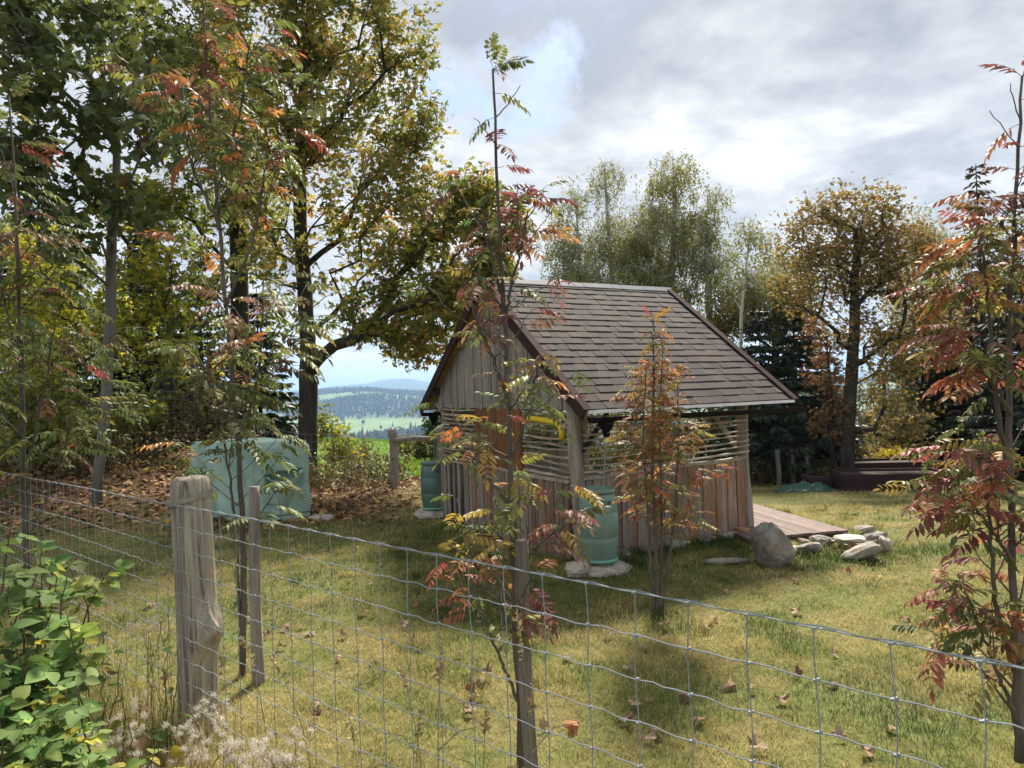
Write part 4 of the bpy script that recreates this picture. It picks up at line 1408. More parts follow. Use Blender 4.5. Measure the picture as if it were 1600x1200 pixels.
def tree(name, label, cat, trunk, lobes, n, per, leaf, size, bark_m, leaf_m, r0, seed, spread=.42, group=None, tint=(0, 1), hang=0.0, tip=.006, T=LEAF3_T, F=LEAF3_F, path_w=.35, twigs=2, near_leaf=0):
    rs = np.random.default_rng(seed)
    trunk = np.array(trunk)
    # smooth the trunk line
    s = np.linspace(0, len(trunk)-1, (len(trunk)-1)*4+1)
    tr = np.stack([np.interp(s, np.arange(len(trunk)), trunk[:, k]) for k in range(3)], -1)
    tr[1:-1] = (tr[:-2]+tr[1:-1]*2+tr[2:])/4
    tr[:, :2] += np.cumsum(rs.normal(size=(len(tr), 2))*r0*0.06, axis=0)
    gz_ = float(hfun(tr[0][0], tr[0][1]))
    e = empty(name, label, cat, (tr[0][0], tr[0][1], gz_), group)
    tr[0][2] = gz_-.15
    pts = lobe_points(lobes, n, rs)
    P, par, ends = grow(tr, pts, rs, path_w)
    lm = limbs_mesh(P, par, r0, tip)
    # root flare
    E_ = P[ends]
    lv = MB()
    allp = []; 
    for q in range(twigs):
        d = rand_dirs(len(E_), .25, rs)
        tl = rs.uniform(.5, 1.0, len(E_))*spread
        mid = E_+d*(tl*.5)[:, None]+np.array([0, 0, .04])
        end = E_+d*tl[:, None]-np.array([0, 0, hang*.5])
        for i in range(len(E_)):
            lm.add(*tube([E_[i], mid[i], end[i]], [tip*.8, tip*.6, tip*.4], 3, cap=False))
        allp.append((mid, end))
    lm.obj('trunk', bark_m, e, smooth=True)
    N = len(E_)*per
    idx = rs.integers(0, len(E_), N)
    if twigs:
        tq = rs.integers(0, twigs, N); f = rs.uniform(0, 1.05, N)
        mids = np.stack([a[0] for a in allp]); eds = np.stack([a[1] for a in allp])
        base = np.where((f < .5)[:, None], E_[idx]+(mids[tq, idx]-E_[idx])*(f*2)[:, None], mids[tq, idx]+(eds[tq, idx]-mids[tq, idx])*(f*2-1)[:, None])
    else:
        base = E_[idx]
    pos = base + rs.normal(size=(N, 3))*spread*np.array([.30, .30, .22])
    pos[:, 2] -= np.abs(rs.normal(size=N))*hang
    d = rand_dirs(N, -.45-hang, rs)
    nr = rand_dirs(N, 1.3, rs)
    sz = size*rs.uniform(.65, 1.25, N)
    rn = np.clip(rs.normal(.5*(tint[0]+tint[1]), .26*(tint[1]-tint[0]), N)+0.12*rs.normal(size=len(E_))[idx], 0, 1)
    if near_leaf:
        dist = np.linalg.norm(pos-CAM, axis=1)
        pj = (pos-CAM); px = 800+FPX*(pj@_r)/(pj@_w); py = 600-FPX*(pj@_u)/(pj@_w)
        vis = (px > 0) & (px < 1600) & (py > 0) & (py < 1200)
        order = np.argsort(np.where(vis, dist, 1e9))
        nf = order[:near_leaf]; keep = order[near_leaf:]
        return e, pos, d, nr, sz, rn, nf, keep, rs
    scatter(lv, T, F, pos, rotmats(d, nr), sz, rn)
    lv.obj('crown', leaf_m, e)
    return e


def spruce(label, base, h, rb, seed, mat='needle', dens=1.0, first=.08, group='dark spruces', name='spruce_tree', r0=None, droop=.35):
    rs = np.random.default_rng(seed)
    base = np.array([base[0], base[1], float(hfun(base[0], base[1]))])
    e = empty(name, label, 'tree', base, group)
    r0 = r0 or h*.016
    tk = MB().add(*tube([base-UP*.1, base+UP*h*.35+np.array([.03, 0, 0]), base+UP*h*.75, base+UP*h], [r0, r0*.7, r0*.3, .01], 8))
    lv = MB()
    levels = int(h*4.6)
    posL, dirL, szL = [], [], []
    for k in range(levels):
        f = first+(1-first)*(k+rs.random())/levels
        z = h*f
        Lb = rb*(1-f)**.8*rs.uniform(.7, 1.1)+.12
        nb = int(rs.integers(5, 8))
        a0 = rs.uniform(0, 6.28)
        for b in range(nb):
            a = a0+b*6.283/nb+rs.normal()*.2
            dh = np.array([math.cos(a), math.sin(a), 0])
            L_ = Lb*rs.uniform(.75, 1.15)
            s = np.linspace(0, 1, 6)
            pts = base+UP*z+dh*(s*L_)[:, None]+UP*((-droop*s+.22*s*s)*L_)[:, None]
            tk.add(*tube(pts, np.linspace(.018, .004, 6)*max(.5, L_/2), 3, cap=False))
            ns = int(26*dens*max(L_, .4)*1.6)
            ss = rs.uniform(.12, 1, ns)
            pp = base+UP*z+dh*(ss*L_)[:, None]+UP*((-droop*ss+.22*ss*ss)*L_)[:, None]
            sd = np.cross(UP, dh)
            side = rs.choice([-1, 1], ns)
            dd = dh*rs.uniform(.4, 1, ns)[:, None]+sd*(side*rs.uniform(.1, 1.0, ns))[:, None]+UP*rs.uniform(-.75, .05, ns)[:, None]
            posL.append(pp); dirL.append(dd); szL.append(.20+.24*L_*(1-ss*.6)*rs.uniform(.5, 1, ns))
    pos = np.concatenate(posL); d = np.concatenate(dirL); sz = np.concatenate(szL)
    T = np.array([[0, .05, 0], [0, -.05, 0], [.5, .17, -.02], [.5, -.17, -.02], [1, 0, -.10], [.3, 0, .05]])
    Fs = [[(5, 0, 1), (5, 2, 0), (5, 1, 3), (5, 4, 2), (5, 3, 4)]]
    scatter(lv, T, Fs, pos, rotmats(d, rand_dirs(len(pos), 1.5, rs)), sz, rs.random(len(pos)))
    tk.obj('trunk', M['bark_spruce'], e, smooth=True)
    lv.obj('crown', M[mat], e)


def birch(label, trunk, lobes, n, seed, leaf_m='birch_leaf', r0=.11, per=60, size=.105, group='pale birches behind the shed', tint=(0, 1), name='birch_tree', hangL=.9):
    """drooping twigs hung with small leaves"""
    rs = np.random.default_rng(seed)
    trunk = np.array(trunk)
    s = np.linspace(0, len(trunk)-1, (len(trunk)-1)*4+1)
    tr = np.stack([np.interp(s, np.arange(len(trunk)), trunk[:, k]) for k in range(3)], -1)
    gz_ = float(hfun(tr[0][0], tr[0][1])); tr[0][2] = gz_-.2
    e = empty(name, label, 'tree', (tr[0][0], tr[0][1], gz_), group)
    P, par, ends = grow(tr, lobe_points(lobes, n, rs), rs, .25, up_bias=.6)
    lm = limbs_mesh(P, par, r0, .006, 2.2)
    E_ = P[ends]
    lv = MB(); pos = []
    for q in E_:
        for _ in range(4):
            L_ = hangL*rs.uniform(.35, 1.1)
            o = rs.normal(size=3)*np.array([.22, .22, .05])
            a = q; b = q+o*.8+UP*.05; c = q+o*1.3-UP*L_*.5; d = q+o*1.5-UP*L_
            lm.add(*tube([a, b, c, d], [.005, .004, .003, .002], 3, cap=False))
            k = per//4
            f = rs.uniform(0.1, 1, k)
            w = np.where((f < .5)[:, None], b+(c-b)*(f*2)[:, None], c+(d-c)*(f*2-1)[:, None])
            pos.append(w+rs.normal(size=(k, 3))*.07)
    lm.obj('trunk', M['bark_birch'], e, smooth=True)
    pos = np.concatenate(pos); N = len(pos)
    scatter(lv, OVAL_T, OVAL_F, pos, rotmats(rand_dirs(N, -1.0, rs), rand_dirs(N, .3, rs)), size*rs.uniform(.6, 1.2, N), np.clip(rs.normal(.45, .25, N)+tint[0], 0, 1))
    lv.obj('crown', M[leaf_m], e)


# ------------------------------------------------------------------ trees on the left
def tpath(*q):
    return [at(px, py, Y) for px, py, Y in q]


e1 = tree('maple_tree', 'large dark trunked maple with green and ochre crown behind the covered stack', 'tree',
     tpath((481, 752, 15.8), (479, 660, 15.8), (478, 560, 15.8), (472, 420, 15.8), (468, 280, 15.8), (474, 130, 15.8), (486, 0, 15.8), (496, -110, 15.8)),
     [px_lobe(610, 340, 15.2, 120, 85), px_lobe(560, 190, 15.5, 125, 85), px_lobe(540, 50, 15.8, 120, 75), px_lobe(650, 450, 15, 95, 45), px_lobe(690, 330, 14.6, 75, 60),
      px_lobe(620, 525, 15, 80, 28, 1.0), px_lobe(410, 240, 15.5, 95, 110), px_lobe(560, -90, 16, 130, 70), px_lobe(420, 60, 16, 110, 90), px_lobe(725, 400, 14.4, 50, 50),
      px_lobe(560, 440, 15.2, 70, 40), px_lobe(640, 70, 15.6, 55, 60), px_lobe(430, 400, 15.2, 60, 60), px_lobe(655, 215, 15.2, 50, 35), px_lobe(765, 375, 14.2, 40, 34, None, 1.2), px_lobe(735, 310, 14.4, 42, 36, None, 1.2), px_lobe(770, 430, 14.2, 30, 30, None, .8), px_lobe(700, 470, 14.4, 60, 36, None, 1.2), px_lobe(790, 350, 14.2, 22, 22, None, .5), px_lobe(655, 535, 14.6, 55, 26, None, .9), px_lobe(590, 490, 14.8, 60, 30, None, .9)],
     1050, 25, None, .15, M['bark'], M['maple_leaf'], .21, 11, spread=.46, tint=(-.05, .95), path_w=.28)
tree('maple_tree', 'second dark maple trunk left of the large maple', 'tree',
     tpath((388, 745, 17.5), (380, 640, 17.5), (374, 520, 17.5), (372, 380, 17.5), (368, 220, 17.5), (360, 60, 17.5), (350, -90, 17.5)),
     [px_lobe(320, 160, 17.2, 95, 110), px_lobe(300, 330, 17, 75, 70), px_lobe(425, 500, 17.5, 40, 45), px_lobe(270, 40, 17.5, 120, 80), px_lobe(400, 360, 17.5, 45, 60), px_lobe(330, -90, 18, 130, 70), px_lobe(340, 430, 17, 50, 50)],
     420, 22, None, .16, M['bark'], M['backlit_leaf'], .22, 12, spread=.55, tint=(.0, .8))
# the slender maple: its nearest leaves are pieces of their own
r_ = tree('maple_tree', 'slender grey trunked young maple with big dull green leaves at left', 'tree',
     tpath((150, 765, 11.5), (158, 690, 11.5), (166, 600, 11.5), (168, 480, 11.5), (170, 360, 11.4), (180, 230, 11.3), (174, 100, 11.2), (168, -30, 11.2), (165, -120, 11.2)),
     [px_lobe(150, 140, 10.4, 110, 70), px_lobe(215, 190, 9.6, 60, 45), px_lobe(55, 260, 10.2, 70, 75), px_lobe(150, 320, 10.6, 75, 45), px_lobe(90, 20, 11, 100, 60), px_lobe(40, 100, 10.6, 60, 80), px_lobe(210, 40, 11.4, 60, 60), px_lobe(110, 380, 10.6, 60, 30)],
     200, 11, None, .16, M['bark_grey'], None, .085, 13, spread=.40, hang=.10, T=MAPLE_T, F=MAPLE_F, near_leaf=300)
e, pos, d, nr, sz, rn, nf, keep, rs = r_
lv = MB()
scatter(lv, MAPLE_T, MAPLE_F, pos[keep], rotmats(d[keep], nr[keep]), sz[keep], .25+rn[keep]*.4)
o = lv.obj('crown', M['maple_leaf2'], e); o['kind'] = 'stuff'
leaf_me = MB().add(MAPLE_T, [np.array(f) for f in MAPLE_F], .5).mesh('maple_leaf_shape'); leaf_me.materials.append(M['big_leaf'])
PAL = [((.12, .155, .06), .62), ((.16, .19, .06), .2), ((.17, .16, .03), .08), ((.20, .12, .04), .07), ((.42, .36, .02), .03)]


def pick_col(pal):
    q = random.random()*sum(w for _, w in pal)
    for c, w in pal:
        q -= w
        if q <= 0: break
    k = random.uniform(.75, 1.25)
    return tuple(min(1, v*k*random.uniform(.9, 1.1)) for v in c)


RM = rotmats(d, nr)
for i in nf:
    Mx = Matrix([[*(RM[i][k]*sz[i]), pos[i][k]] for k in range(3)]+[[0, 0, 0, 1]])
    inst('leaf', leaf_me, Mx, e, pick_col(PAL))

tree('leaning_tree', 'leaning backlit tree with yellow green leaves between the left trunks', 'tree',
     tpath((284, 690, 15.4), (274, 640, 15.4), (258, 585, 15.5), (225, 520, 15.6), (205, 450, 15.8), (200, 360, 16)),
     [px_lobe(235, 520, 15.5, 75, 60), px_lobe(130, 470, 15.8, 75, 75), px_lobe(265, 420, 15.2, 60, 55), px_lobe(45, 420, 16, 55, 85), px_lobe(230, 330, 16, 70, 60), px_lobe(300, 560, 15.2, 40, 50), px_lobe(80, 560, 15.5, 70, 45)],
     300, 22, None, .15, M['bark'], M['backlit_leaf'], .13, 14, spread=.5, tint=(.25, 1.05))
for k, (px, py, Y, rx, ry, seed, tint, mt, lab) in enumerate((
    (60, 640, 13.2, 70, 60, 21, (.1, .8), 'backlit_leaf', 'leafy thicket shrub at the far left edge of the bank'),
    (215, 655, 15.0, 60, 45, 22, (.1, .9), 'backlit_leaf', 'yellow green shrub between the slender maple and the leaning tree'),
    (320, 640, 15.2, 50, 50, 23, (.0, .8), 'olive_leaf', 'olive shrub right of the leaning tree'),
    (120, 560, 17.5, 90, 80, 24, (.0, .7), 'maple_leaf2', 'tall dull green shrub behind the slender maple'),
    (20, 540, 16.5, 60, 90, 25, (.2, 1.), 'backlit_leaf', 'tall backlit shrub in the far left corner'))):
    c = at(px, py, Y); b = (c[0], c[1]+.1, float(hfun(c[0], c[1]+.1)))
    tree('shrub', lab, 'shrub', [np.array(b), np.array(b)+[.05, 0, .4], np.array([c[0], c[1], (b[2]+c[2])/2+.2]), c], [px_lobe(px, py, Y, rx, ry), px_lobe(px, py+ry*.7, Y, rx*.9, ry*.6)], 110, 20, None, .11, M['bark'], M[mt], .05, seed, spread=.40, tint=tint, group='shrubs of the left thicket', tip=.005)
b = gnd(520, 752)
tree('shrub', 'loose yellow green shrub just right of the large maple trunk', 'shrub', [b, b+[0, 0, .4], b+[.05, 0, .9], b+[.1, 0, 1.3]],
     [px_lobe(522, 690, b[1], 26, 30), px_lobe(505, 665, b[1], 14, 18), px_lobe(545, 725, b[1], 26, 18)], 60, 18, None, .10, M['bark'], M['backlit_leaf'], .03, 31, spread=.30, tint=(.2, 1.), tip=.004)
b = at(690, 690, 26)
tree('dark_tree', 'small dark green tree on the meadow behind the rail fence', 'tree', [b-[0, 0, 1], b, b+[0, 0, 1.0], b+[0, 0, 1.8]], [px_lobe(692, 668, 26, 26, 38), px_lobe(700, 700, 26, 30, 22)], 70, 30, None, .16, M['bark'], M['maple_leaf2'], .06, 32, spread=.35, tint=(0, .5))
for k, (px, py, lab) in enumerate(((650, 704, 'low pale bush at the meadow rim left of the rail'), (672, 700, 'low olive bush at the meadow rim behind the far barrel'), (560, 722, 'dry brown bush at the meadow edge by the shrub'))):
    Y = 30 if k < 2 else 17
    b = at(px, py, Y)
    z = float(hfun(b[0], b[1])); b[2] = z
    tree('bush', lab, 'bush', [b, b+[0, 0, .2], b+[0, 0, .5]], [(b+[0, 0, .55], np.array([.9 if k < 2 else .35, .5, .5 if k < 2 else .3]), 1)], 40, 24, None, .14 if k < 2 else .07, M['bark'], M['olive_leaf'], .03, 40+k, spread=.3, tint=(.2, 1), tip=.004)

spruce('dark spruce between the two big maple trunks', at(408, 700, 20)[:2], 4.4, 1.25, 51, first=.03)
spruce('tall dark spruce at the far left behind the thicket', at(70, 690, 23)[:2], 9.5, 2.6, 52, dens=.8)
spruce('tall dark spruce behind the slender maple', at(235, 690, 25)[:2], 8.5, 2.4, 53, dens=.8)
spruce('dark spruce behind the leaning tree', at(318, 690, 24)[:2], 6.5, 2.0, 54, dens=.8)

# ------------------------------------------------------------------ trees on the right
birch('tall birch standing highest behind the roof ridge', tpath((1040, 640, 27), (1044, 520, 27), (1050, 420, 27), (1055, 310, 27), (1050, 230, 27)),
      [px_lobe(1050, 275, 27, 34, 50), px_lobe(1035, 370, 27, 70, 55), px_lobe(1075, 430, 26.5, 60, 40), px_lobe(1005, 350, 27, 35, 45), px_lobe(1030, 300, 27, 25, 35), px_lobe(990, 440, 26.5, 60, 30)], 330, 61, 'birch_leaf', .2, 84, tint=(.08, 1))
birch('drooping pale birch leftmost behind the roof', tpath((920, 640, 28), (915, 500, 28), (905, 400, 28), (900, 320, 28)),
      [px_lobe(885, 360, 28, 28, 45), px_lobe(905, 400, 28, 45, 40), px_lobe(900, 300, 28, 18, 30), px_lobe(868, 405, 28, 18, 35), px_lobe(900, 430, 27, 50, 25)], 190, 62, 'birch_leaf', .15, 60)
birch('thin pale birch between the leftmost and the tallest birch', tpath((965, 640, 29), (960, 480, 29), (952, 380, 29), (945, 270, 29)),
      [px_lobe(948, 280, 29, 24, 36), px_lobe(955, 370, 29, 36, 50), px_lobe(985, 420, 28, 45, 30)], 160, 63, 'birch_leaf', .14, 56)
birch('birch with open crown right of the tallest birch', tpath((1110, 640, 26), (1108, 500, 26), (1105, 400, 26), (1105, 310, 26)),
      [px_lobe(1108, 310, 26, 30, 28), px_lobe(1112, 400, 26, 32, 45), px_lobe(1100, 350, 26, 28, 30)], 90, 64, 'birch_leaf', .12, 56)
birch('white forked birch showing its pale trunk right of the roof', tpath((1158, 700, 22), (1157, 600, 22), (1158, 500, 22), (1163, 440, 22), (1170, 380, 22), (1172, 340, 22)),
      [px_lobe(1172, 365, 22, 28, 30), px_lobe(1195, 430, 22.5, 35, 40), px_lobe(1150, 430, 23, 32, 30)], 80, 65, 'birch_leaf', .055, 50)
tree('yellow_tree', 'dense yellow olive tree between the white birch and the autumn maple', 'tree', tpath((1215, 720, 24), (1212, 600, 24), (1210, 500, 24), (1205, 430, 24)),
     [px_lobe(1195, 480, 24, 60, 50), px_lobe(1230, 440, 24, 40, 45), px_lobe(1140, 490, 25, 40, 40), px_lobe(1240, 520, 23.5, 38, 50), px_lobe(1120, 540, 25, 30, 30)], 340, 44, None, .13, M['bark'], M['birch_leaf_y'], .14, 66, spread=.5, T=OVAL_T, F=OVAL_F)
tY = 18.4
p = at(1326, 764, tY)
tree('maple_tree', 'big autumn maple with leafless lower limbs at the right lawn edge', 'tree',
     [np.array([p[0], tY, 0])]+tpath((1326, 700, tY), (1326, 650, tY), (1329, 590, tY), (1333, 520, tY), (1336, 440, tY), (1338, 360, tY)),
     [px_lobe(1335, 335, tY, 70, 40), px_lobe(1270, 370, tY, 45, 50), px_lobe(1405, 410, tY, 65, 60), px_lobe(1345, 420, tY, 70, 50), px_lobe(1258, 450, tY, 40, 55), px_lobe(1440, 490, tY, 50, 50), px_lobe(1390, 560, tY, 50, 40), px_lobe(1400, 660, tY-.5, 50, 35, 1.0), px_lobe(1345, 520, tY, 40, 45)],
     520, 25, None, .12, M['bark'], M['autumn_leaf'], .17, 67, spread=.55, tint=(.0, .85), path_w=.16)
tree('rust_tree', 'small rust coloured tree left of the autumn maple trunk', 'tree', tpath((1300, 750, tY+.6), (1300, 680, tY+.6), (1296, 600, tY+.6), (1290, 520, tY+.6)),
     [px_lobe(1292, 590, tY+.6, 24, 55), px_lobe(1300, 650, tY+.2, 26, 40), px_lobe(1285, 520, tY+.6, 22, 35)], 70, 18, None, .12, M['bark'], M['rust_leaf'], .07, 68, spread=.34, tint=(.2, .9))
spruce('dark spruce just right of the shed roof', at(1195, 740, 21)[:2], 5.2, 1.9, 71, first=.16)
spruce('dark spruce second from the shed, in the right wood', at(1248, 745, 22)[:2], 5.6, 1.7, 72, first=.16)
spruce('dark spruce nearest the autumn maple', at(1290, 750, 23)[:2], 5.0, 1.5, 73, first=.12)
spruce('tall sparse brownish conifer at the right edge', at(1545, 760, 21)[:2], 9.3, 1.5, 74, 'needle_brown', dens=.25, r0=.13)
spruce('dark spruce in the right corner behind the red rowan', at(1610, 760, 19)[:2], 5.8, 1.9, 75)
spruce('dark spruce behind the yellow bush', at(1475, 745, 22)[:2], 5.4, 1.6, 76)
birch('pale hazy birch behind the autumn maple on the right', tpath((1450, 700, 30), (1448, 560, 30), (1445, 430, 30), (1442, 340, 30)),
      [px_lobe(1430, 350, 30, 45, 35), px_lobe(1470, 400, 30, 45, 50), px_lobe(1425, 470, 30, 40, 50)], 130, 69, 'birch_leaf', .14, 56, .11)
tree('olive_tree', 'olive brown tree filling the wood right of the autumn maple', 'tree', tpath((1440, 740, 23), (1440, 650, 23), (1442, 560, 23), (1450, 480, 23)),
     [px_lobe(1450, 560, 23, 55, 60), px_lobe(1500, 500, 23, 45, 60), px_lobe(1430, 650, 22.5, 55, 40), px_lobe(1380, 700, 22.5, 30, 30)], 240, 30, None, .14, M['bark'], M['olive_leaf'], .14, 70, spread=.5)
for px, py, Y, rx, ry, mt, seed, lab in ((1392, 722, 20.5, 26, 16, 'yellow_leaf', 81, 'bright yellow bush behind the raised beds'), (1425, 722, 21, 30, 18, 'backlit_leaf', 82, 'yellow green bush right of the bright yellow bush'),
                                    (1298, 745, 19.5, 20, 9, 'maple_leaf2', 83, 'low dark green bush behind the crumpled tarpaulin'), (1350, 715, 21.5, 26, 22, 'olive_leaf', 84, 'dull olive bush right of the autumn maple trunk'),
                                    (1220, 745, 21, 40, 12, 'olive_leaf', 85, 'scrubby olive undergrowth bush below the spruces'), (1545, 720, 17, 40, 30, 'maple_leaf2', 86, 'dark green bush behind the red rowan')):
    c = at(px, py, Y); b = np.array([c[0], c[1], float(hfun(c[0], c[1]))])
    tree('bush', lab, 'bush', [b, b+(c-b)*.3, b+(c-b)*.6, c], [px_lobe(px, py, Y, rx, ry), px_lobe(px, py+ry*.6, Y, rx*1.1, ry*.6)], 70, 26, None, .11, M['bark'], M[mt], .03, seed, spread=.28, tint=(.1, 1), tip=.004, group='bushes at the right wood edge')
for k, (px, Y) in enumerate(((1217, 19.6), (1262, 20.2), (1240, 20.0))):
    q = at(px, 752, Y)
    stake('wooden_post', ('short dark fence post under the spruces, left one', 'short dark fence post under the spruces, right one', 'short dark fence post under the spruces, middle one')[k], q[0], q[1], float(hfun(q[0], q[1]))+1.0, .13, seed=k, cat='post')

# foliage seen through the slats of the shed
for px, py, Y, rx, ry, mt, seed, lab in ((985, 670, 20, 75, 60, 'birch_leaf_y', 91, 'yellow green tree seen through the long wall slats'), (1095, 650, 22, 60, 70, 'olive_leaf', 92, 'olive tree behind the right half of the shed'), (870, 660, 21, 60, 50, 'maple_leaf2', 93, 'dark green tree behind the shed gable'), (1150, 600, 24, 50, 60, 'olive_leaf', 94, 'olive tree behind the far end of the roof')):
    c = at(px, py, Y); b = np.array([c[0], c[1], float(hfun(c[0], c[1]))])
    tree('background_tree', lab, 'tree', [b, b+(c-b)*.3, b+(c-b)*.6, c], [px_lobe(px, py, Y, rx, ry), px_lobe(px, py+ry*.8, Y, rx*1.1, ry*.6)], 120, 34, None, .13, M['bark'], M[mt], .08, seed, spread=.4, tint=(.1, 1), tip=.005, T=OVAL_T, F=OVAL_F)

tree('olive_tree', 'tall dull green tree behind the red rowan at the right edge', 'tree', tpath((1560, 740, 25), (1560, 640, 25), (1555, 540, 25), (1550, 440, 25)),
     [px_lobe(1540, 480, 25, 60, 70), px_lobe(1590, 560, 25, 50, 80), px_lobe(1510, 600, 25, 60, 60), px_lobe(1600, 420, 25, 40, 60), px_lobe(1480, 670, 24, 60, 40)], 300, 34, None, .14, M['bark'], M['maple_leaf2'], .16, 95, spread=.5, tint=(0, .8))

for px, py, Y, rx, ry, mt, seed, lab in ((1225, 655, 27, 60, 70, 'maple_leaf2', 111, 'dull green tree far behind the spruces right of the shed'), (1400, 640, 28, 60, 80, 'olive_leaf', 112, 'olive tree far behind the raised beds'), (1330, 660, 30, 50, 60, 'olive_leaf', 113, 'hazy olive tree far behind the autumn maple trunk'), (1500, 640, 28, 60, 90, 'maple_leaf2', 114, 'dark tree far behind the red rowan, left of the edge')):
    c = at(px, py, Y); b = np.array([c[0], c[1], float(hfun(c[0], c[1]))])
    tree('background_tree', lab, 'tree', [b, b+(c-b)*.3, b+(c-b)*.6, c], [px_lobe(px, py, Y, rx, ry), px_lobe(px, py+ry*.8, Y, rx*1.1, ry*.6)], 120, 30, None, .17, M['bark'], M[mt], .08, seed, spread=.5, tint=(0, .8), tip=.005, T=OVAL_T, F=OVAL_F)

# ------------------------------------------------------------------ rowans
def rowan_leaf_mesh(seed, pairs, curl):
    rs = np.random.default_rng(seed)
    mb = MB()
    s = np.linspace(0, 1, 6)
    arc = lambda q: np.array([q*(1-.12*curl*q), .03*math.sin(q*3+seed), .06*q-.42*curl*q*q])
    mb.add(*tube([arc(q) for q in s], [.010, .008, .007, .006, .005, .003], 3, cap=False), .25)
    def leaflet(b, d, nr, L, W, rnd):
        d = d/np.linalg.norm(d); y = np.cross(nr, d); y /= np.linalg.norm(y); z = np.cross(d, y)
        fold = rs.uniform(.0, .35)
        V = [b, b+d*L*.33+y*W+z*W*fold, b+d*L*.72+y*W*.78+z*(W*fold-.05*L), b+d*L-z*.16*L, b+d*L*.72-y*W*.78+z*(W*fold-.05*L), b+d*L*.33-y*W+z*W*fold, b+d*L*.5-z*.02*L]
        mb.add(V, [(0, 6, 1), (1, 6, 2), (2, 6, 3), (3, 6, 4), (4, 6, 5), (5, 6, 0)], rnd)
    for i in range(pairs):
        q = .24+.70*i/(pairs-1)
        b = arc(q)
        L = .34*(1-.55*abs(q-.55))*rs.uniform(.85, 1.1)
        for sg in (-1, 1):
            if rs.random() < .07: continue
            d = np.array([.45+.2*rs.normal()*.5, sg*1.0, -.35*curl-.3*abs(rs.normal())])
            leaflet(b, d, np.array([0, 0, 1.])+rs.normal(size=3)*.2, L, L*.17, rs.random())
    leaflet(arc(1.0), arc(1.0)-arc(.9), np.array([0, 0, 1.]), .28, .05, rs.random())
    me = mb.mesh('rowan_leaf_shape'); me.materials.append(M['rowan_leaf'])
    return me


def raw(me):
    V = np.array([v.co[:] for v in me.vertices])
    return V, [tuple(p.vertices) for p in me.polygons]


M['rowan_rest'] = leaf_mat('rowan_foliage', [(0.0, (.22, .09, .06)), (0.3, (.36, .16, .06)), (0.55, (.28, .24, .06)), (0.8, (.17, .19, .055)), (1.0, (.12, .15, .05))], .38)
ROW = [rowan_leaf_mesh(k, 6+k % 2, (.5, .9, 1.3, .7, 1.1, 1.6)[k]) for k in range(6)]
ROWRAW = [raw(me) for me in ROW]
G1, G2, YGc, YEL, ORc, RED, BUR, BRN = (.105, .135, .045), (.17, .20, .055), (.28, .25, .06), (.45, .31, .05), (.46, .19, .065), (.34, .10, .075), (.23, .075, .075), (.26, .14, .085)


def spline(pts, n=24, wob=.0, rs=None):
    P = np.array(pts); d = np.r_[0, np.cumsum(np.linalg.norm(np.diff(P, axis=0), axis=1))]
    s = np.linspace(0, d[-1], n)
    Q = np.stack([np.interp(s, d, P[:, k]) for k in range(3)], -1)
    for _ in range(2):
        Q[1:-1] = (Q[:-2]+2*Q[1:-1]+Q[2:])/4
    if wob: Q[1:-1] += rs.normal(size=(n-2, 3))*wob
    return Q


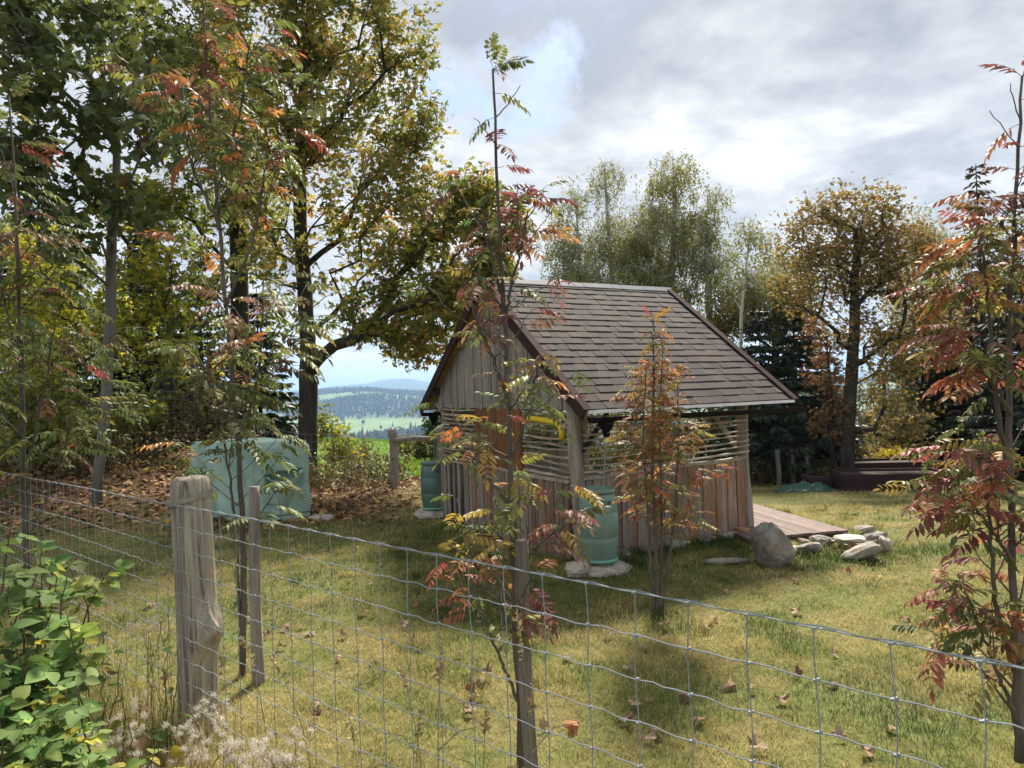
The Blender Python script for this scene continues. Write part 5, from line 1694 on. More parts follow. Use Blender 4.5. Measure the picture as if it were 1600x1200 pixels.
def rowan(label, base, stems, pal, n_leaf, seed, blen, leaf_len, nb, t0=.15, group='young rowan trees', elev=(25, 60), berries=0, bias=None, bare_top=0.0, extra=0):
    rs = np.random.default_rng(seed)
    base = np.array([base[0], base[1], float(hfun(base[0], base[1]))])
    e = empty('rowan_tree', label, 'tree', base, group)
    wood_ = MB(); nodes = []; tops_ = []
    zmin = base[2]; zmax = max(p[2] for st, r in stems for p in st)
    for st, r in stems:
        Q = spline(st, 30, .004, rs)
        f = np.linspace(0, 1, 30)
        wood_.add(*tube(Q, r*(1-.82*f)+.0025, 7))
        for k in range(nb if r == stems[0][1] else max(3, nb//2)):
            t = t0+(.97-t0)*(k+rs.random())/nb if r == stems[0][1] else rs.uniform(.35, .97)
            i = min(28, int(t*29)); p0 = Q[i]
            a = k*2.4+rs.normal()*.4
            if bias is not None and rs.random() < bias[1]:
                a = bias[0]+rs.normal()*.6
            el = math.radians(rs.uniform(*elev))
            L_ = blen(t)*rs.uniform(.7, 1.2)
            dh = np.array([math.cos(a)*math.cos(el), math.sin(a)*math.cos(el), math.sin(el)])
            s = np.linspace(0, 1, 7)
            B = p0+dh*(s*L_)[:, None]+UP*(.16*L_*s*s)[:, None]+rs.normal(size=(7, 3))*.008*s[:, None]
            wood_.add(*tube(B, np.linspace(max(.0035, r*(1-.8*t)*.45), .002, 7), 4))
            m = max(2, int(L_/.055))
            for q in range(m):
                fq = .25+.75*(q+.5)/m
                nodes.append((B[min(6, int(fq*6))]*(1-(fq*6) % 1)+B[min(6, int(fq*6)+1)]*((fq*6) % 1), dh, fq, a))
            nodes.append((B[-1], dh, 1.1, a)); nodes.append((B[-1], dh, 1.1, a+.9))
        for q in range(9):
            i = int(29*(1-.32*(q/9)**1.2)); nodes.append((Q[min(i, 29)], np.array([0, 0, 1.]), 1, q*2.3))
        if r == stems[0][1]:
            for q in range(5):
                tops_.append((Q[29], None, 2, q*1.9))
            for q in range(8):
                tops_.append((Q[int(28-q*.55)], None, 1, q*2.3))
    wood_.obj('trunk', M['bark_rowan'], e, smooth=True)
    rs.shuffle(nodes)
    nodes = tops_+nodes
    for k in range(min(n_leaf, len(nodes))):
        p, dh, fq, a = nodes[k]
        hf = (p[2]-zmin)/(zmax-zmin)
        if hf > 1-bare_top and k >= len(tops_): continue
        aa = a+rs.normal()*.9
        d = np.array([math.cos(aa), math.sin(aa), rs.uniform(-.35, .5)+(1.1 if fq == 2 else 0)]); d /= np.linalg.norm(d)
        up = np.array([0, 0, 1.])+rs.normal(size=3)*.3
        Rm = rotmats(d[None], up[None])[0]*leaf_len*rs.uniform(.7, 1.2)
        Mx = Matrix([[*Rm[q], p[q]] for q in range(3)]+[[0, 0, 0, 1]])
        inst('leaf', ROW[int(rs.integers(6))], Mx, e, pick_col(pal(hf)))
    rest = nodes[n_leaf:n_leaf+extra]
    if rest:
        fo = MB()
        for p, dh, fq, a in rest:
            hf = (p[2]-zmin)/(zmax-zmin)
            if hf > 1-bare_top: continue
            aa = a+rs.normal()*.9
            d = np.array([math.cos(aa), math.sin(aa), rs.uniform(-.35, .5)])
            Rm = rotmats(d[None], (np.array([0, 0, 1.])+rs.normal(size=3)*.3)[None])[0]*leaf_len*rs.uniform(.6, 1.05)
            Vv, Fv = ROWRAW[int(rs.integers(6))]
            fo.add(Vv@Rm.T+p, Fv, rs.random())
        o = fo.obj('foliage', M['rowan_rest'], e); o['kind'] = 'stuff'
    if berries:
        bm_ = MB(); a = np.arange(5)*2*math.pi/5
        for q in range(22):
            c = rs.normal(size=3)*np.array([.028, .028, .016])
            T = np.concatenate([[[0, 0, 1]], np.stack([np.cos(a)*.9, np.sin(a)*.9, np.full(5, .2)], -1), [[0, 0, -1]]])*.0055+c
            bm_.add(T, [(0, 1+i, 1+(i+1) % 5) for i in range(5)]+[(6, 1+(i+1) % 5, 1+i) for i in range(5)])
        bme = bm_.mesh('berries', smooth=True); bme.materials.append(M['berry'])
        tops = [n for n in nodes if (n[0][2]-zmin)/(zmax-zmin) > .45]
        for k in range(min(berries, len(tops))):
            p = tops[k][0]
            inst('berry_cluster', bme, Matrix.Translation(Vector(p+np.array([0, 0, .02]))) @ Matrix.Rotation(rs.uniform(0, 6), 4, 'Z') @ Matrix.Scale(rs.uniform(.9, 1.5), 4), e)['kind'] = 'stuff'
    return e


# the tall one in the middle
rowan('tall slim rowan with red and green leaves before the shed gable', (.0, 3.50),
      [(tpath((815, 1215, 3.5), (808, 1000, 3.5), (800, 820, 3.5), (794, 640, 3.5), (785, 440, 3.5), (778, 300, 3.5), (770, 110, 3.5)), .0185),
       (tpath((798, 640, 3.5), (770, 560, 3.45), (745, 500, 3.4), (722, 430, 3.4)), .010), (tpath((798, 720, 3.5), (828, 640, 3.4), (842, 560, 3.35)), .008),
       (tpath((800, 790, 3.5), (755, 740, 3.4), (700, 680, 3.35)), .010), (tpath((806, 1000, 3.5), (775, 930, 3.4), (735, 870, 3.35), (700, 850, 3.3)), .009), (tpath((806, 900, 3.5), (840, 850, 3.4), (890, 815, 3.35)), .009),
       (tpath((788, 480, 3.5), (770, 400, 3.45), (745, 330, 3.4)), .008), (tpath((788, 500, 3.5), (810, 400, 3.45), (825, 330, 3.4)), .007), (tpath((812, 1100, 3.5), (770, 1000, 3.4), (735, 900, 3.4)), .007)],
      lambda h: [(RED, 1.1), (BUR, .9), (ORc, 1.0), (G2, .8), (YGc, .7), (BRN, .6)] if h < .30 else [(G2, 1.8), (YGc, 1.5), (ORc, .6), (RED, .35), (BUR, .25), (YEL, .4), (G1, 1.2), (BRN, .4)] if h < .62 else [(G1, 1.5), (BRN, .4), (G2, .5)] if h > .9 else [(BUR, 1.0), (RED, .5), (G1, 1.3), (BRN, .8), (ORc, .2), (YGc, .4)],
      225, 101, lambda t: .14+.28*(1-t)**.6*(1 if t < .8 else .4), .175, 14, t0=.20, bare_top=.16)
# small multi-stemmed one before the long wall
rowan('small multi stemmed orange red rowan in front of the long shed wall', (1.09, 5.64),
      [(tpath((1025, 968, 5.64), (1024, 850, 5.64), (1020, 700, 5.62), (1022, 560, 5.6), (1020, 500, 5.6)), .016),
       (tpath((1030, 968, 5.66), (1034, 800, 5.66), (1030, 650, 5.66), (1036, 540, 5.66)), .012), (tpath((1020, 965, 5.62), (1012, 800, 5.6), (1004, 660, 5.6), (1010, 580, 5.6)), .010),
       (tpath((1034, 965, 5.66), (1056, 790, 5.66), (1062, 650, 5.66), (1055, 590, 5.66)), .010)],
      lambda h: [(ORc, 1.3), (RED, .9), (YEL, .7), (YGc, .8), (BRN, .7), (G2, .4)],
      300, 102, lambda t: .10+.30*(math.sin(min(1, t*1.15)*3.0))**.7*(1-t*.5), .14, 30, t0=.28, extra=260, elev=(10, 55))
# the red one at the right edge
rowan('red and green rowan sapling at the right edge of the picture', (2.36, 3.30),
      [(tpath((1592, 1190, 3.3), (1582, 900, 3.3), (1577, 650, 3.3), (1582, 400, 3.3), (1592, 200, 3.3), (1597, 120, 3.3)), .018),
       (tpath((1585, 1050, 3.3), (1555, 940, 3.2), (1545, 780, 3.15), (1540, 700, 3.15)), .011), (tpath((1580, 760, 3.3), (1558, 640, 3.2), (1545, 480, 3.2), (1528, 330, 3.2)), .011),
       (tpath((1590, 1130, 3.3), (1555, 1040, 3.15), (1510, 930, 3.1)), .009), (tpath((1580, 650, 3.3), (1560, 610, 3.2), (1530, 570, 3.1)), .008), (tpath((1584, 880, 3.3), (1545, 820, 3.1), (1510, 780, 3.05)), .008),
       (tpath((1582, 520, 3.3), (1620, 420, 3.3), (1640, 330, 3.3)), .008)],
      lambda h: [(RED, 1.3), (BUR, 1.0), (G2, .9), (ORc, .6), (YGc, .7), (G1, .6)] if h < .8 else [(RED, 1), (BUR, 1), (BRN, .6), (G1, .3)],
      300, 103, lambda t: .12+.26*(1-t)**.6, .195, 18, t0=.05, extra=90, bias=(math.pi, .30), bare_top=.14)
# tall green one beside the thick post
rowan('tall green rowan with red berry clusters behind the thick fence post', (-1.80, 4.75),
      [(tpath((378, 1065, 4.75), (382, 860, 4.75), (372, 700, 4.75), (356, 520, 4.75), (342, 340, 4.75), (328, 180, 4.75), (318, 60, 4.75), (315, -40, 4.75)), .021),
       (tpath((376, 980, 4.75), (366, 800, 4.7), (345, 640, 4.6), (320, 560, 4.5)), .011), (tpath((370, 700, 4.75), (398, 620, 4.7), (408, 540, 4.7), (412, 440, 4.6)), .010),
       (tpath((352, 480, 4.75), (395, 380, 4.6), (420, 240, 4.5)), .010), (tpath((345, 360, 4.75), (300, 260, 4.6), (275, 150, 4.6)), .010), (tpath((338, 300, 4.75), (375, 180, 4.7), (392, 60, 4.6)), .009)],
      lambda h: [(G1, 1.6), (G2, 1.0), (YGc, .35), (BRN, .35), (ORc, .15 if h < .6 else .4), (RED, .0 if h < .6 else .12)],
      300, 104, lambda t: .20+.42*(1-t)**.5, .24, 18, t0=.22, berries=16, bare_top=-1)
# two more at the far left
rowan('slim grey green rowan at the far left edge behind the mesh fence', (-4.30, 6.05),
      [(tpath((42, 900, 6.05), (36, 700, 6.05), (32, 500, 6.05), (24, 300, 6.05), (14, 150, 6.05)), .026), (tpath((38, 760, 6.05), (70, 600, 6.0), (90, 480, 5.9)), .011), (tpath((34, 600, 6.05), (10, 480, 6.0), (-10, 380, 6.0)), .010),
       (tpath((40, 850, 6.05), (90, 740, 6.0), (115, 640, 5.9)), .010)],
      lambda h: [(G1, 1.8), (G2, .8), (BRN, .35), (YGc, .3), (RED, .1 if h < .6 else .25)],
      300, 105, lambda t: .25+.55*(1-t)**.5, .26, 18, t0=.16)

# ------------------------------------------------------------------ bramble bush and weeds in the foreground
def bush_leaf_mesh(seed, n=3):
    rs = np.random.default_rng(seed)
    mb = MB()
    def leaflet(b, d, L, W):
        d = np.asarray(d, float); d /= np.linalg.norm(d); nr = np.array([0, 0, 1.])+rs.normal(size=3)*.25
        y = np.cross(nr, d); y /= np.linalg.norm(y); z = np.cross(d, y)
        prof = [(.0, .0), (.14, .62), (.3, .95), (.36, .84), (.5, .93), (.57, .78), (.7, .66), (.78, .48), (.9, .24), (1.0, 0)]
        Lf = [b+d*L*s+y*W*w+z*(.12*L*w-.16*L*s*s) for s, w in prof]; Rt = [b+d*L*s-y*W*w+z*(.12*L*w-.16*L*s*s) for s, w in prof]
        md = [b+d*L*s-z*.16*L*s*s for s, w in prof]
        k = len(prof); V = Lf+Rt+md
        F = [(2*k+i, 2*k+i+1, i+1, i) for i in range(k-1)]+[(k+i, k+i+1, 2*k+i+1, 2*k+i) for i in range(k-1)]
        mb.add(V, F, rs.random())
    mb.add(*tube([(0, 0, 0), (.25, 0, .02), (.5, 0, .0)], .012, 3), .3)
    leaflet(np.array([.48, 0, 0]), (1, .05, -.1), .62, .25)
    for s in ((-1, 1) if n == 3 else ()):
        leaflet(np.array([.34, 0, .0]), (.55, s, -.15), .5, .20)
    me = mb.mesh('bramble_leaf_shape', smooth=True); me.materials.append(M['bush_leaf'])
    return me


BL = [bush_leaf_mesh(k) for k in range(5)]
BL1 = [bush_leaf_mesh(k+10, 1) for k in range(3)]


def leafy_bush(name, label, cat, stems, n, pal, size, meshes, seed, up=.35, r=.006):
    rs = np.random.default_rng(seed)
    b0 = np.mean([s[0] for s in stems], 0)
    e = empty(name, label, cat, b0)
    w = MB(); nodes = []
    for s in stems:
        Q = spline(s, 16, .006, rs)
        w.add(*tube(Q, np.linspace(r, r*.35, 16), 5))
        for k in range(40):
            f = rs.uniform(.30, 1.0); i = f*15; j = int(min(14, i))
            nodes.append(Q[j]+(Q[j+1]-Q[j])*(i-j))
    w.obj('stem', M['stem'], e, smooth=True)
    rs.shuffle(nodes)
    for p in nodes[:n]:
        a = rs.uniform(0, 6.283)
        d = np.array([math.cos(a), math.sin(a), rs.uniform(-.3, .6)]); d /= np.linalg.norm(d)
        Rm = rotmats(d[None], (np.array([0, 0, 1.])+np.array([.1, -.5, 0])*up+rs.normal(size=3)*.3)[None])[0]*size*rs.uniform(.6, 1.25)
        inst('leaf', meshes[int(rs.integers(len(meshes)))], Matrix([[*Rm[q], p[q]] for q in range(3)]+[[0, 0, 0, 1]]), e, pick_col(pal))
    return e


BG1, BG2, BG3, BY = (.13, .24, .06), (.20, .32, .08), (.32, .40, .08), (.54, .46, .04)
rs_ = np.random.default_rng(5)
stems = []
for k in range(24):
    px, py = rs_.uniform(-50, 115), rs_.uniform(775, 1100)
    if px > 50: py = max(py, 850)
    Y = rs_.uniform(2.4, 3.1)
    tip_ = at(px, py, Y)
    b = np.array([tip_[0]*.92-.15+rs_.normal()*.08, Y-.15+rs_.normal()*.1, 0]); b[2] = float(hfun(b[0], b[1]))
    mid = b+(tip_-b)*.6+np.array([0, 0, .18])
    stems.append([b, (b+mid)/2, mid, tip_])
leafy_bush('raspberry_bush', 'lush green raspberry bush with a few yellow leaves at lower left', 'bush', stems, 300, [(BG1, 1.5), (BG2, 1.2), (BG3, .5), (BY, .13)], .13, BL, 3)
stems = []
for k in range(14):
    t_ = at(rs_.uniform(-60, 130), rs_.uniform(1030, 1180), rs_.uniform(2.0, 2.4))
    b = t_+np.array([rs_.normal()*.1, .15+rs_.normal()*.05, -t_[2]]); b[2] = float(hfun(b[0], b[1]))
    stems.append([b, b+(t_-b)*.6+np.array([0, 0, .12]), t_])
leafy_bush('raspberry_bush', 'low front raspberry growth in the bottom left corner', 'bush', stems, 280, [(BG1, 1), (BG2, 1.2), (BG3, .6), (BY, .1)], .088, BL, 6)
b = np.array(at(105, 1250, 3.0)); b[2] = float(hfun(b[0], b[1]))
leafy_bush('raspberry_cane', 'raspberry cane with yellow green leaves reaching right from the bush', 'bush', [[b, at(120, 1080, 3.05), at(130, 950, 3.05), at(175, 885, 3.0)], [b, at(110, 1050, 3.05), at(150, 960, 3.0), at(100, 870, 3.0)]], 30, [(BG3, 1), (BY, .35), (BG2, .8)], .10, BL, 4)
for k, (px, py, Y, tip_px, tip_py, n, pal, lab) in enumerate((
    (195, 1290, 2.7, 205, 1120, 12, [(BG3, 1), ((.30, .30, .04), 1)], 'young weed with upright pale green leaves at bottom left'),
    (235, 1300, 2.7, 245, 1140, 16, [(BY, 1.2), (BG3, .8)], 'yellowing weed low beside the fence post'),
    (180, 1260, 3.1, 190, 1060, 9, [((.30, .10, .03), 1.2), (BY, .8), (BRN, .6)], 'small weed with a rust red leaf left of the fence post'),
    (255, 1270, 3.4, 252, 970, 7, [(BG1, 1), (BG2, .5)], 'thin dark stemmed weed close to the fence post'),
    (145, 1260, 3.2, 160, 985, 12, [(BG1, 1), (BY, .25), (BRN, .3)], 'dark branching weed between the bush and the post'))):
    b = at(px, py, Y); b[2] = float(hfun(b[0], b[1]))
    t_ = at(tip_px, tip_py, Y)
    leafy_bush('weed', lab, 'weed', [[b, (b+t_)/2+[.03, 0, 0], t_], [b, (b+t_)/2+[-.05, 0, .0], t_+[-.07, .02, -.08]], [b, (b+t_)/2+[.06, 0, 0], t_+[.09, 0, -.1]]], n, pal, .10, BL1, 20+k, r=.004)


def dry_weed(label, px, py, Y, n, h, spread, seed):
    """dead stalks with clumps of pale seed fluff"""
    rs = np.random.default_rng(seed)
    c = at(px, py, Y)
    g0 = float(hfun(c[0], c[1]))
    e = empty('seed_weed', label, 'weed', (c[0], c[1], g0), 'dry weeds with white seed fluff')
    st = MB(); fl = MB()
    for k in range(n):
        tp = c+rs.normal(size=3)*np.array([spread, spread*.8, h*.18])
        b = np.array([c[0]+rs.normal()*.06, c[1]+rs.normal()*.06, g0])
        st.add(*tube([b, b+(tp-b)*.5+rs.normal(size=3)*.02, tp], [.003, .0022, .0014], 4), .4)
        for q in range(4):
            cc = tp+rs.normal(size=3)*np.array([.035, .035, .03])
            st.add(*tube([tp-[0, 0, .05], cc], .001, 3), .6)
            m = 90
            d = rand_dirs(m, .2, rs)
            scatter(fl, np.array([[0, .05, 0], [0, -.05, 0], [1, .012, 0], [1, -.012, 0]]), [[(0, 1, 3, 2)]], np.repeat(cc[None], m, 0)+rs.normal(size=(m, 3))*.006, rotmats(d, rand_dirs(m, 0, rs)), rs.uniform(.008, .018, m), rs.random(m))
    st.obj('stalk', M['straw'], e)
    fl.obj('seed_fluff', M['fluff'], e)


for k, (px, py, Y, n, h, sp, lab) in enumerate(((130, 1165, 2.5, 9, .3, .06, 'white flowered dry weed beside the raspberry bush at bottom'), (300, 1135, 3.3, 10, .3, .08, 'pale dry weed fluff round the foot of the fence post'),
    (340, 1178, 2.7, 9, .25, .06, 'fluffy white seed heads just right of the post foot'), (432, 1184, 2.6, 10, .25, .06, 'bright fluffy seed heads at the bottom edge right of post'), (250, 975, 3.9, 4, .2, .05, 'small pale seed heads left of the post at mid height'),
    (205, 1150, 2.9, 8, .3, .07, 'greyish dry weed between the bush and the fence post'))):
    dry_weed(lab, px, py, Y, n, h, sp, 200+k)


def grass_stalk(label, px, py, Y, lean, seed, head=.12):
    rs = np.random.default_rng(seed)
    tp = at(px, py, Y); b = np.array([tp[0]-lean, Y+rs.normal()*.03, 0]); b[2] = float(hfun(b[0], b[1]))
    Q = spline([b, b+(tp-b)*.5+np.array([-.2*lean, 0, .04]), tp-np.array([lean*.1, 0, .0]), tp], 14)
    mb = MB().add(*tube(Q, np.linspace(.0028, .0012, 14), 4), .5)
    m = 26; f = rs.uniform(.80, 1, m)
    pos = np.stack([np.interp(f*13, np.arange(14), Q[:, k]) for k in range(3)], -1)
    d = rand_dirs(m, .8, rs)
    scatter(mb, OVAL_T, OVAL_F, pos, rotmats(d, rand_dirs(m, 0, rs)), rs.uniform(.018, .036, m)*head/.12, rs.random(m))
    for q in range(2):
        i = 3+3*q; a = rs.uniform(-1, 1)
        L_ = rs.uniform(.15, .3); dd = np.array([a, rs.normal()*.3, .7])
        P = [Q[i], Q[i]+dd*L_*.5, Q[i]+dd*L_*np.array([1.3, 1, .6])]
        mb.add(*tube(P, [.003, .0025, .0006], 3), rs.random())
    tag(mb.obj('grass_stalk', M['straw']), label, 'dry grass', 'tall dry grass stalks along the fence')


for k, (px, py, Y, lean, lab) in enumerate((
    (624, 1036, 2.9, -.10, 'dry grass stalk left of the twin stalks at bottom centre'), (690, 1010, 2.9, .04, 'curled dry grass stalk with nodding head near the wire'), (808, 960, 2.7, -.05, 'tall dry grass stalk crossing the rowan stake'), (834, 1060, 2.75, .03, 'short dry grass stalk just right of the rowan stake'),
    (660, 1100, 2.8, .05, 'low dry grass stalk between the stake and post'), (760, 1110, 2.85, .03, 'feathery dry grass stalk left of the rowan stake'), (545, 1120, 2.9, -.05, 'thin dry grass stalk near the bottom edge left of centre'), (380, 1000, 3.3, -.12, 'leaning dry grass stalk right of the thick post'),
    (260, 1050, 3.4, .03, 'straight dry grass stalk left of the thick post'), (425, 1030, 3.1, -.2, 'strongly leaning dry grass stalk right of the slim stake'))):
    grass_stalk(lab, px, py, Y, lean, 300+k)

# ------------------------------------------------------------------ lawn grass, leaf litter, fallen leaves
def in_shed(x, y, m=.0):
    a = (x-SA[0])*SL[0]+(y-SA[1])*SL[1]; b = (x-SA[0])*SN[0]+(y-SA[1])*SN[1]
    s = (a > A0-.02-m) & (a < A1+m) & (b > -BW-m) & (b < BW+.06+m)
    K = np.array([3.72, 7.98]); d = np.array([.2, -.98]); ee = np.array([.98, .2])
    u = (x-K[0])*ee[0]+(y-K[1])*ee[1]; v = (x-K[0])*d[0]+(y-K[1])*d[1]
    return s | ((u > -1.3) & (u < .03) & (v < .02) & (v > -4.3))


def litter_w(x, y):
    w = sstep(9.4, 11.4, y+.6*fbm2(x*.8, y*.8, 2))*sstep(-1.0, -2.6, x)*sstep(16.5, 14.5, y)
    return np.maximum(w, sstep(.05, .35, bank(x, y)))


def grass():
    xs, ys = [], []
    for r0, r1, n in ((1.2, 3.2, 32000), (3.2, 5.5, 88000), (5.5, 9, 115000), (9, 14, 76000), (14, 22, 54000)):
        az = np.radians(rng.uniform(-54, 50, n)); r = np.sqrt(rng.uniform(r0*r0, r1*r1, n))
        xs.append(r*np.sin(az)); ys.append(r*np.cos(az))
    x = np.concatenate(xs); y = np.concatenate(ys)
    x += rng.normal(size=len(x))*.02; y += rng.normal(size=len(x))*.02
    # tufts that stand out of the mown grass
    tx = rng.uniform(-5, 6, 420); ty = rng.uniform(3.2, 13, 420); k_ = rng.integers(30, 70, 420)
    rad = np.repeat(rng.uniform(.03, .11, 420), k_)
    tuft = np.r_[np.zeros(len(x)), np.repeat(rng.uniform(.5, 1.6, 420), k_)]; tdry = np.r_[np.zeros(len(x)), np.repeat(rng.choice([-.45, -.3, .3], 420), k_)]
    x = np.r_[x, np.repeat(tx, k_)+rng.normal(size=k_.sum())*rad]; y = np.r_[y, np.repeat(ty, k_)+rng.normal(size=k_.sum())*rad]
    keep = ~in_shed(x, y) & (rng.random(len(x)) > .9*litter_w(x, y)) & ~((y > 20.5) & (x > 3))
    x, y, tuft, tdry = x[keep], y[keep], tuft[keep], tdry[keep]; n = len(x)
    dist = np.hypot(x, y)
    side = (x-F0[0])*FN[0]+(y-F0[1])*FN[1]
    tall = fbm2(x*1.3, y*1.3, 41, 3)
    h = rng.uniform(.02, .045, n)*(1+.7*np.clip(tall, -.6, 1))*(1+.25*sstep(6, 16, dist))
    # longer tufts along shed, stones and fence; shade by shed and stones painted darker green
    a = (x-SA[0])*SL[0]+(y-SA[1])*SL[1]; b = (x-SA[0])*SN[0]+(y-SA[1])*SN[1]
    edge = sstep(.75, .1, b-BW)*(b > BW)*sstep(-.2, .2, a)*sstep(4.3, 3.7, a)
    edge = np.maximum(edge, .9*np.exp(-(((x-3.1)**2)/.9+((y-7.25)**2)/.14)))
    edge = np.maximum(edge, np.exp(-((x-1.09)**2+(y-5.62)**2)/.05))
    edge = np.maximum(edge, .8*np.exp(-((x+.55)**2/.12+(y-5.9)**2/.06)))
    fe = sstep(-.35, .1, side)
    h = h*(1+1.5*edge+1.9*fe*(y < 6)+tuft)
    wd = rng.uniform(.0022, .0042, n)*(1+.25*np.maximum(0, dist-4)/2)
    P = np.stack([x, y, hfun(x, y)-.004], -1)
    an = rng.uniform(0, 6.283, n); ax = np.stack([np.cos(an), np.sin(an), 0*an], -1)
    le = rng.uniform(0, 6.283, n); lv = np.stack([np.cos(le), np.sin(le), 0*le], -1)*(h*rng.uniform(.25, 1.05, n))[:, None]
    up = np.stack([0*h, 0*h, h], -1)
    V = np.stack([P-ax*wd[:, None]/2, P+ax*wd[:, None]/2, P+lv*.35+up*.6-ax*wd[:, None]*.4, P+lv*.35+up*.6+ax*wd[:, None]*.4, P+lv+up*.92], 1).reshape(-1, 3)
    o5 = (np.arange(n)*5)[:, None]
    dry = np.clip(.57+.50*fbm2(x*.55, y*.55, 43, 4)+.65*fbm2(x*2.6, y*2.6, 47, 3)+.35*fbm2(x*8, y*8, 53, 2)+rng.normal(size=n)*.20+tdry-.50*edge-.15*fe+.20*sstep(9, 12, y)*sstep(2, 5, x), 0, 1)  # shed-side shade and the sunny right strip are put into this tone too
    dry = np.where((y > 15) & (x < 3), .0, dry)
    mb = MB().add(V, [o5+np.array([[0, 1, 3, 2]]), o5+np.array([[2, 3, 4]])], np.repeat(dry, 5))
    m, t = new_mat('lawn_grass')
    f = rnd_attr(t)
    col = t.ramp(f, [(0.0, (.04, .085, .018)), (.28, (.125, .16, .035)), (.52, (.30, .275, .08)), (.78, (.47, .385, .15)), (1.0, (.60, .48, .23))])
    out = t.add('ShaderNodeOutputMaterial')
    p = t.add('ShaderNodeBsdfPrincipled', {'Base Color': col, 'Roughness': .6, 'Specular IOR Level': .3})
    tr = t.add('ShaderNodeBsdfTranslucent', {'Color': col})
    t.l.new(t.add('ShaderNodeMixShader', {0: .3, 1: p.outputs[0], 2: tr.outputs[0]}).outputs[0], out.inputs['Surface'])
    tag(mb.obj('lawn_grass', m, None, origin=(0, 0, 0)), 'short patchy green and straw coloured lawn grass', None, None, 'stuff')
    # meadow blades beyond the rail fence
    n = 26000
    az = np.radians(rng.uniform(-20, -2, n)); r = np.sqrt(rng.uniform(15.5**2, 48**2, n))
    x, y = r*np.sin(az), r*np.cos(az)
    P = np.stack([x, y, hfun(x, y)], -1); h = rng.uniform(.08, .18, n)
    an = rng.uniform(0, 6.283, n); ax = np.stack([np.cos(an), np.sin(an), 0*an], -1)*.012
    V = np.stack([P-ax, P+ax, P+np.stack([rng.normal(size=n)*.04, rng.normal(size=n)*.04, h], -1)], 1).reshape(-1, 3)
    m, t = new_mat('meadow_grass')
    col = t.ramp(rnd_attr(t), [(0, (.10, .20, .02)), (1, (.22, .33, .04))])
    p = t.add('ShaderNodeBsdfDiffuse', {'Color': col}); tr = t.add('ShaderNodeBsdfTranslucent', {'Color': col})
    t.l.new(t.add('ShaderNodeMixShader', {0: .4, 1: p.outputs[0], 2: tr.outputs[0]}).outputs[0], t.add('ShaderNodeOutputMaterial').inputs['Surface'])
    tag(MB().add(V, [np.arange(n*3).reshape(-1, 3)], np.repeat(rng.random(n), 3)).obj('meadow_grass', m, None, origin=(0, 0, 0)), 'bright green meadow grass beyond the rail fence', None, None, 'stuff')



def tall_grass():
    """uncut grass along the foot of the fence"""
    n = 9000
    t = np.where(rng.random(n) < .7, rng.uniform(-4.5, .6, n), rng.uniform(.6, 3.5, n))
    off = rng.normal(size=n)*.16+.12
    x = F0[0]+FD[0]*t+FN[0]*off; y = F0[1]+FD[1]*t+FN[1]*off
    c = fbm2(x*2.2, y*2.2, 61, 3)
    keep = rng.random(n) < np.clip(.35+c*1.1, .06, 1)*np.where(t < .6, 1, .35)
    x, y, c, t = x[keep], y[keep], c[keep], t[keep]; n = len(x)
    h = rng.uniform(.10, .34, n)*(1+.4*c)*np.where(t < .6, 1, .55)
    P = np.stack([x, y, hfun(x, y)-.01], -1)
    a = rng.uniform(0, 6.283, n); le = rng.uniform(0, 6.283, n)
    ax = np.stack([np.cos(a), np.sin(a), 0*a], -1)*rng.uniform(.0012, .0026, n)[:, None]
    lv = np.stack([np.cos(le), np.sin(le), 0*le], -1)*(h*rng.uniform(.1, .8, n))[:, None]
    up = np.stack([0*h, 0*h, h], -1)
    V = np.stack([P-ax, P+ax, P+lv*.2+up*.55-ax*.8, P+lv*.2+up*.55+ax*.8, P+lv*.55+up*.85-ax*.5, P+lv*.55+up*.85+ax*.5, P+lv+up*.9], 1).reshape(-1, 3)
    o7 = (np.arange(n)*7)[:, None]
    mb = MB().add(V, [np.concatenate([o7+np.array([[0, 1, 3, 2]]), o7+np.array([[2, 3, 5, 4]])]), o7+np.array([[4, 5, 6]])], np.repeat(np.clip(rng.normal(.5, .3, n), 0, 1), 7))
    tag(mb.obj('tall_grass', M['tall_grass'], None, origin=(0, 0, 0)), 'long uncut grass along the foot of the mesh fence', None, None, 'stuff')


M['tall_grass'] = leaf_mat('tall_grass', [(0.0, (.07, .13, .03)), (.45, (.17, .21, .05)), (.7, (.36, .31, .11)), (1.0, (.58, .47, .24))], .35)
grass()
tall_grass()


def litter():
    n = 16000
    x = rng.uniform(-15, -.3, n); y = rng.uniform(8.6, 17.5, n)
    w = litter_w(x, y)
    keep = (rng.random(n) < w*.9) & ~in_shed(x, y)
    x, y = x[keep], y[keep]
    n = len(x)
    pos = np.stack([x, y, hfun(x, y)+rng.uniform(.005, .05, n)], -1)
    mb = MB()
    scatter(mb, LEAF3_T*np.array([1, 1, 2.5]), LEAF3_F, pos, rotmats(rand_dirs(n, 0)*np.array([1, 1, .35]), rand_dirs(n, 2.2)), rng.uniform(.07, .16, n), rng.random(n))
    tag(mb.obj('leaf_litter', M['litter'], None, origin=(0, 0, 0)), 'thick carpet of brown fallen leaves under the maples', None, None, 'stuff')


litter()


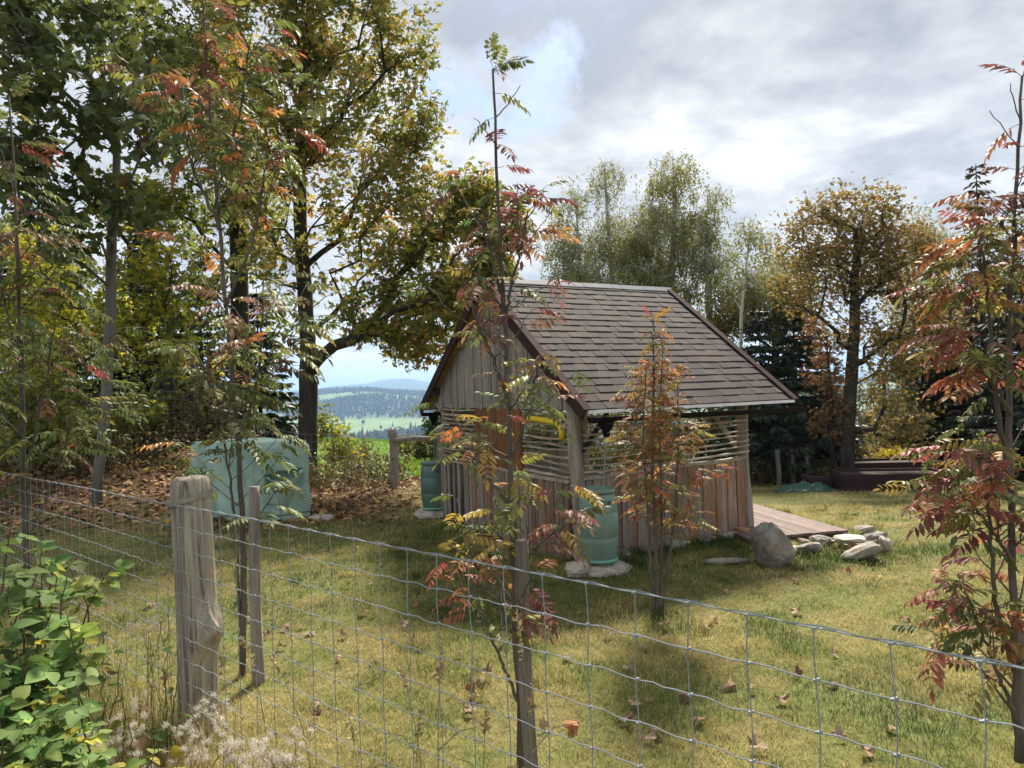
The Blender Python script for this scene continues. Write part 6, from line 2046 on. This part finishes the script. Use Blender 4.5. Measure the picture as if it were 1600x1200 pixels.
def undergrowth():
    """weedy dry growth on the bank and along the back fence"""
    n = 5200
    x = rng.uniform(-15, -1.8, n); y = rng.uniform(12.5, 17, n)
    w = np.maximum(sstep(.3, .8, bank(x, y))*.9, sstep(13.2, 14.2, y)*sstep(16.2, 15, y)*sstep(-2.0, -2.6, x)*.8)
    keep = rng.random(n) < w
    x, y = x[keep], y[keep]; n = len(x)
    P = np.stack([x, y, hfun(x, y)], -1)
    mb = MB(); h = rng.uniform(.15, .7, n)
    k = 7
    for q in range(k):
        f = (q+1)/k
        pos = P+np.stack([rng.normal(size=n)*.08, rng.normal(size=n)*.08, h*f], -1)
        scatter(mb, OVAL_T, OVAL_F, pos, rotmats(rand_dirs(n, .2), rand_dirs(n, .8)), rng.uniform(.06, .12, n), np.clip(rng.normal(.5, .3, n), 0, 1))
    tag(mb.obj('undergrowth', M['undergrowth'], None, origin=(0, 0, 0)), 'weedy brown and green undergrowth on the leafy bank', None, None, 'stuff')
    n = 5000
    x = rng.uniform(3, 16, n); y = rng.uniform(19.8, 24, n)
    P = np.stack([x, y, hfun(x, y)], -1); h = rng.uniform(.15, .8, n)
    mb = MB()
    for q in range(6):
        pos = P+np.stack([rng.normal(size=n)*.1, rng.normal(size=n)*.1, h*(q+1)/6], -1)
        scatter(mb, OVAL_T, OVAL_F, pos, rotmats(rand_dirs(n, .2), rand_dirs(n, .8)), rng.uniform(.07, .14, n), np.clip(rng.normal(.4, .3, n), 0, 1))
    tag(mb.obj('brush', M['undergrowth'], None, origin=(0, 0, 0)), 'scrubby brush along the edge of the right wood', None, None, 'stuff')


M['undergrowth'] = leaf_mat('undergrowth', [(0.0, (0.05, 0.06, 0.02)), (0.4, (0.10, 0.095, 0.03)), (0.7, (0.17, 0.11, 0.05)), (1.0, (0.28, 0.20, 0.06))], .3)
undergrowth()


def fallen_leaves():
    rs = np.random.default_rng(77)
    shapes = []
    for k in range(5):
        T = MAPLE_T.copy()
        cur = rs.uniform(.5, 1.3)
        T[:, 2] += cur*(T[:, 1]**2)*rs.choice([1, 1, -1]) + rs.uniform(-.1, .4)*(T[:, 0]-.4)**2 + rs.normal(size=len(T))*.05
        me = MB().add(T, [np.array(f) for f in MAPLE_F], .5).mesh('fallen_leaf_shape'); me.materials.append(M['fallen'])
        shapes.append(me)
    cols = [((.27, .18, .11), 1.4), ((.19, .115, .065), 1.2), ((.34, .25, .165), .9), ((.15, .07, .045), .5), ((.50, .40, .07), .14), ((.34, .15, .06), .12)]
    pts = [(1078, 1100), (988, 1112), (1218, 1098), (990, 1055), (1150, 1078), (627, 985), (492, 992), (560, 965), (690, 950), (1108, 990), (770, 1060), (680, 1055), (905, 1145), (1170, 1178), (1030, 1147), (520, 840), (560, 862), (440, 850), (1045, 985), (1250, 960), (1300, 1030)]
    npx = len(pts)
    while len(pts) < 150:
        if rs.random() < .80:
            px, py = rs.uniform(180, 820), 800+rs.uniform(0, 1)**1.8*330
        else:
            px, py = rs.uniform(820, 1500), rs.uniform(880, 1190)
        pts.append((px, py))
    for k, (px, py) in enumerate(pts):
        p = gnd(px, py)
        if in_shed(p[0], p[1], .1) or p[1] < 2.9: continue
        if (p[0]-F0[0])*FN[0]+(p[1]-F0[1])*FN[1] > -.25: continue
        s = rs.uniform(.04, .075)
        if k < npx: s = rs.uniform(.07, .095)
        a = rs.uniform(0, 6.28)
        d = np.array([math.cos(a), math.sin(a), rs.normal()*.2]); nr = np.array([0, -.25, 1.])+rs.normal(size=3)*.5
        Rm = rotmats(d[None], nr[None])[0]*s
        o = bpy.data.objects.new('fallen_leaf', shapes[int(rs.integers(5))]); COL.objects.link(o)
        o.matrix_basis = Matrix([[*Rm[q], p[q]+(.034 if q == 2 else 0)] for q in range(3)]+[[0, 0, 0, 1]])
        c = pick_col(cols); o.color = (*c, 1)
        cn = 'yellow' if c[1] > .62*c[0] and c[2] < .25*c[0] else 'orange' if c[2] < .13*c[0] else 'pale tan' if c[0] > .36 else 'light brown' if c[0] > .27 else 'brown' if c[0] > .19 else 'dark red brown'
        zone = ('in the shade right of the covered stack' if px < 560 else 'in the shade before the far barrel' if px < 760 else 'in the shade before the shed gable') if py < 880 and px < 830 else \
               ('between the thick fence post and the slim stake' if px < 400 else 'right of the slim stake behind the mesh' if px < 560 else 'left of the tall rowan behind the mesh' if px < 800 else 'right of the rowan stake behind the mesh' if px < 1020 else 'below the small rowan near the mesh' if px < 1250 else 'on open grass left of the red rowan')
        tag(o, f'{cn} fallen maple leaf {zone}', 'leaf', 'fallen leaves scattered on the lawn')


fallen_leaves()
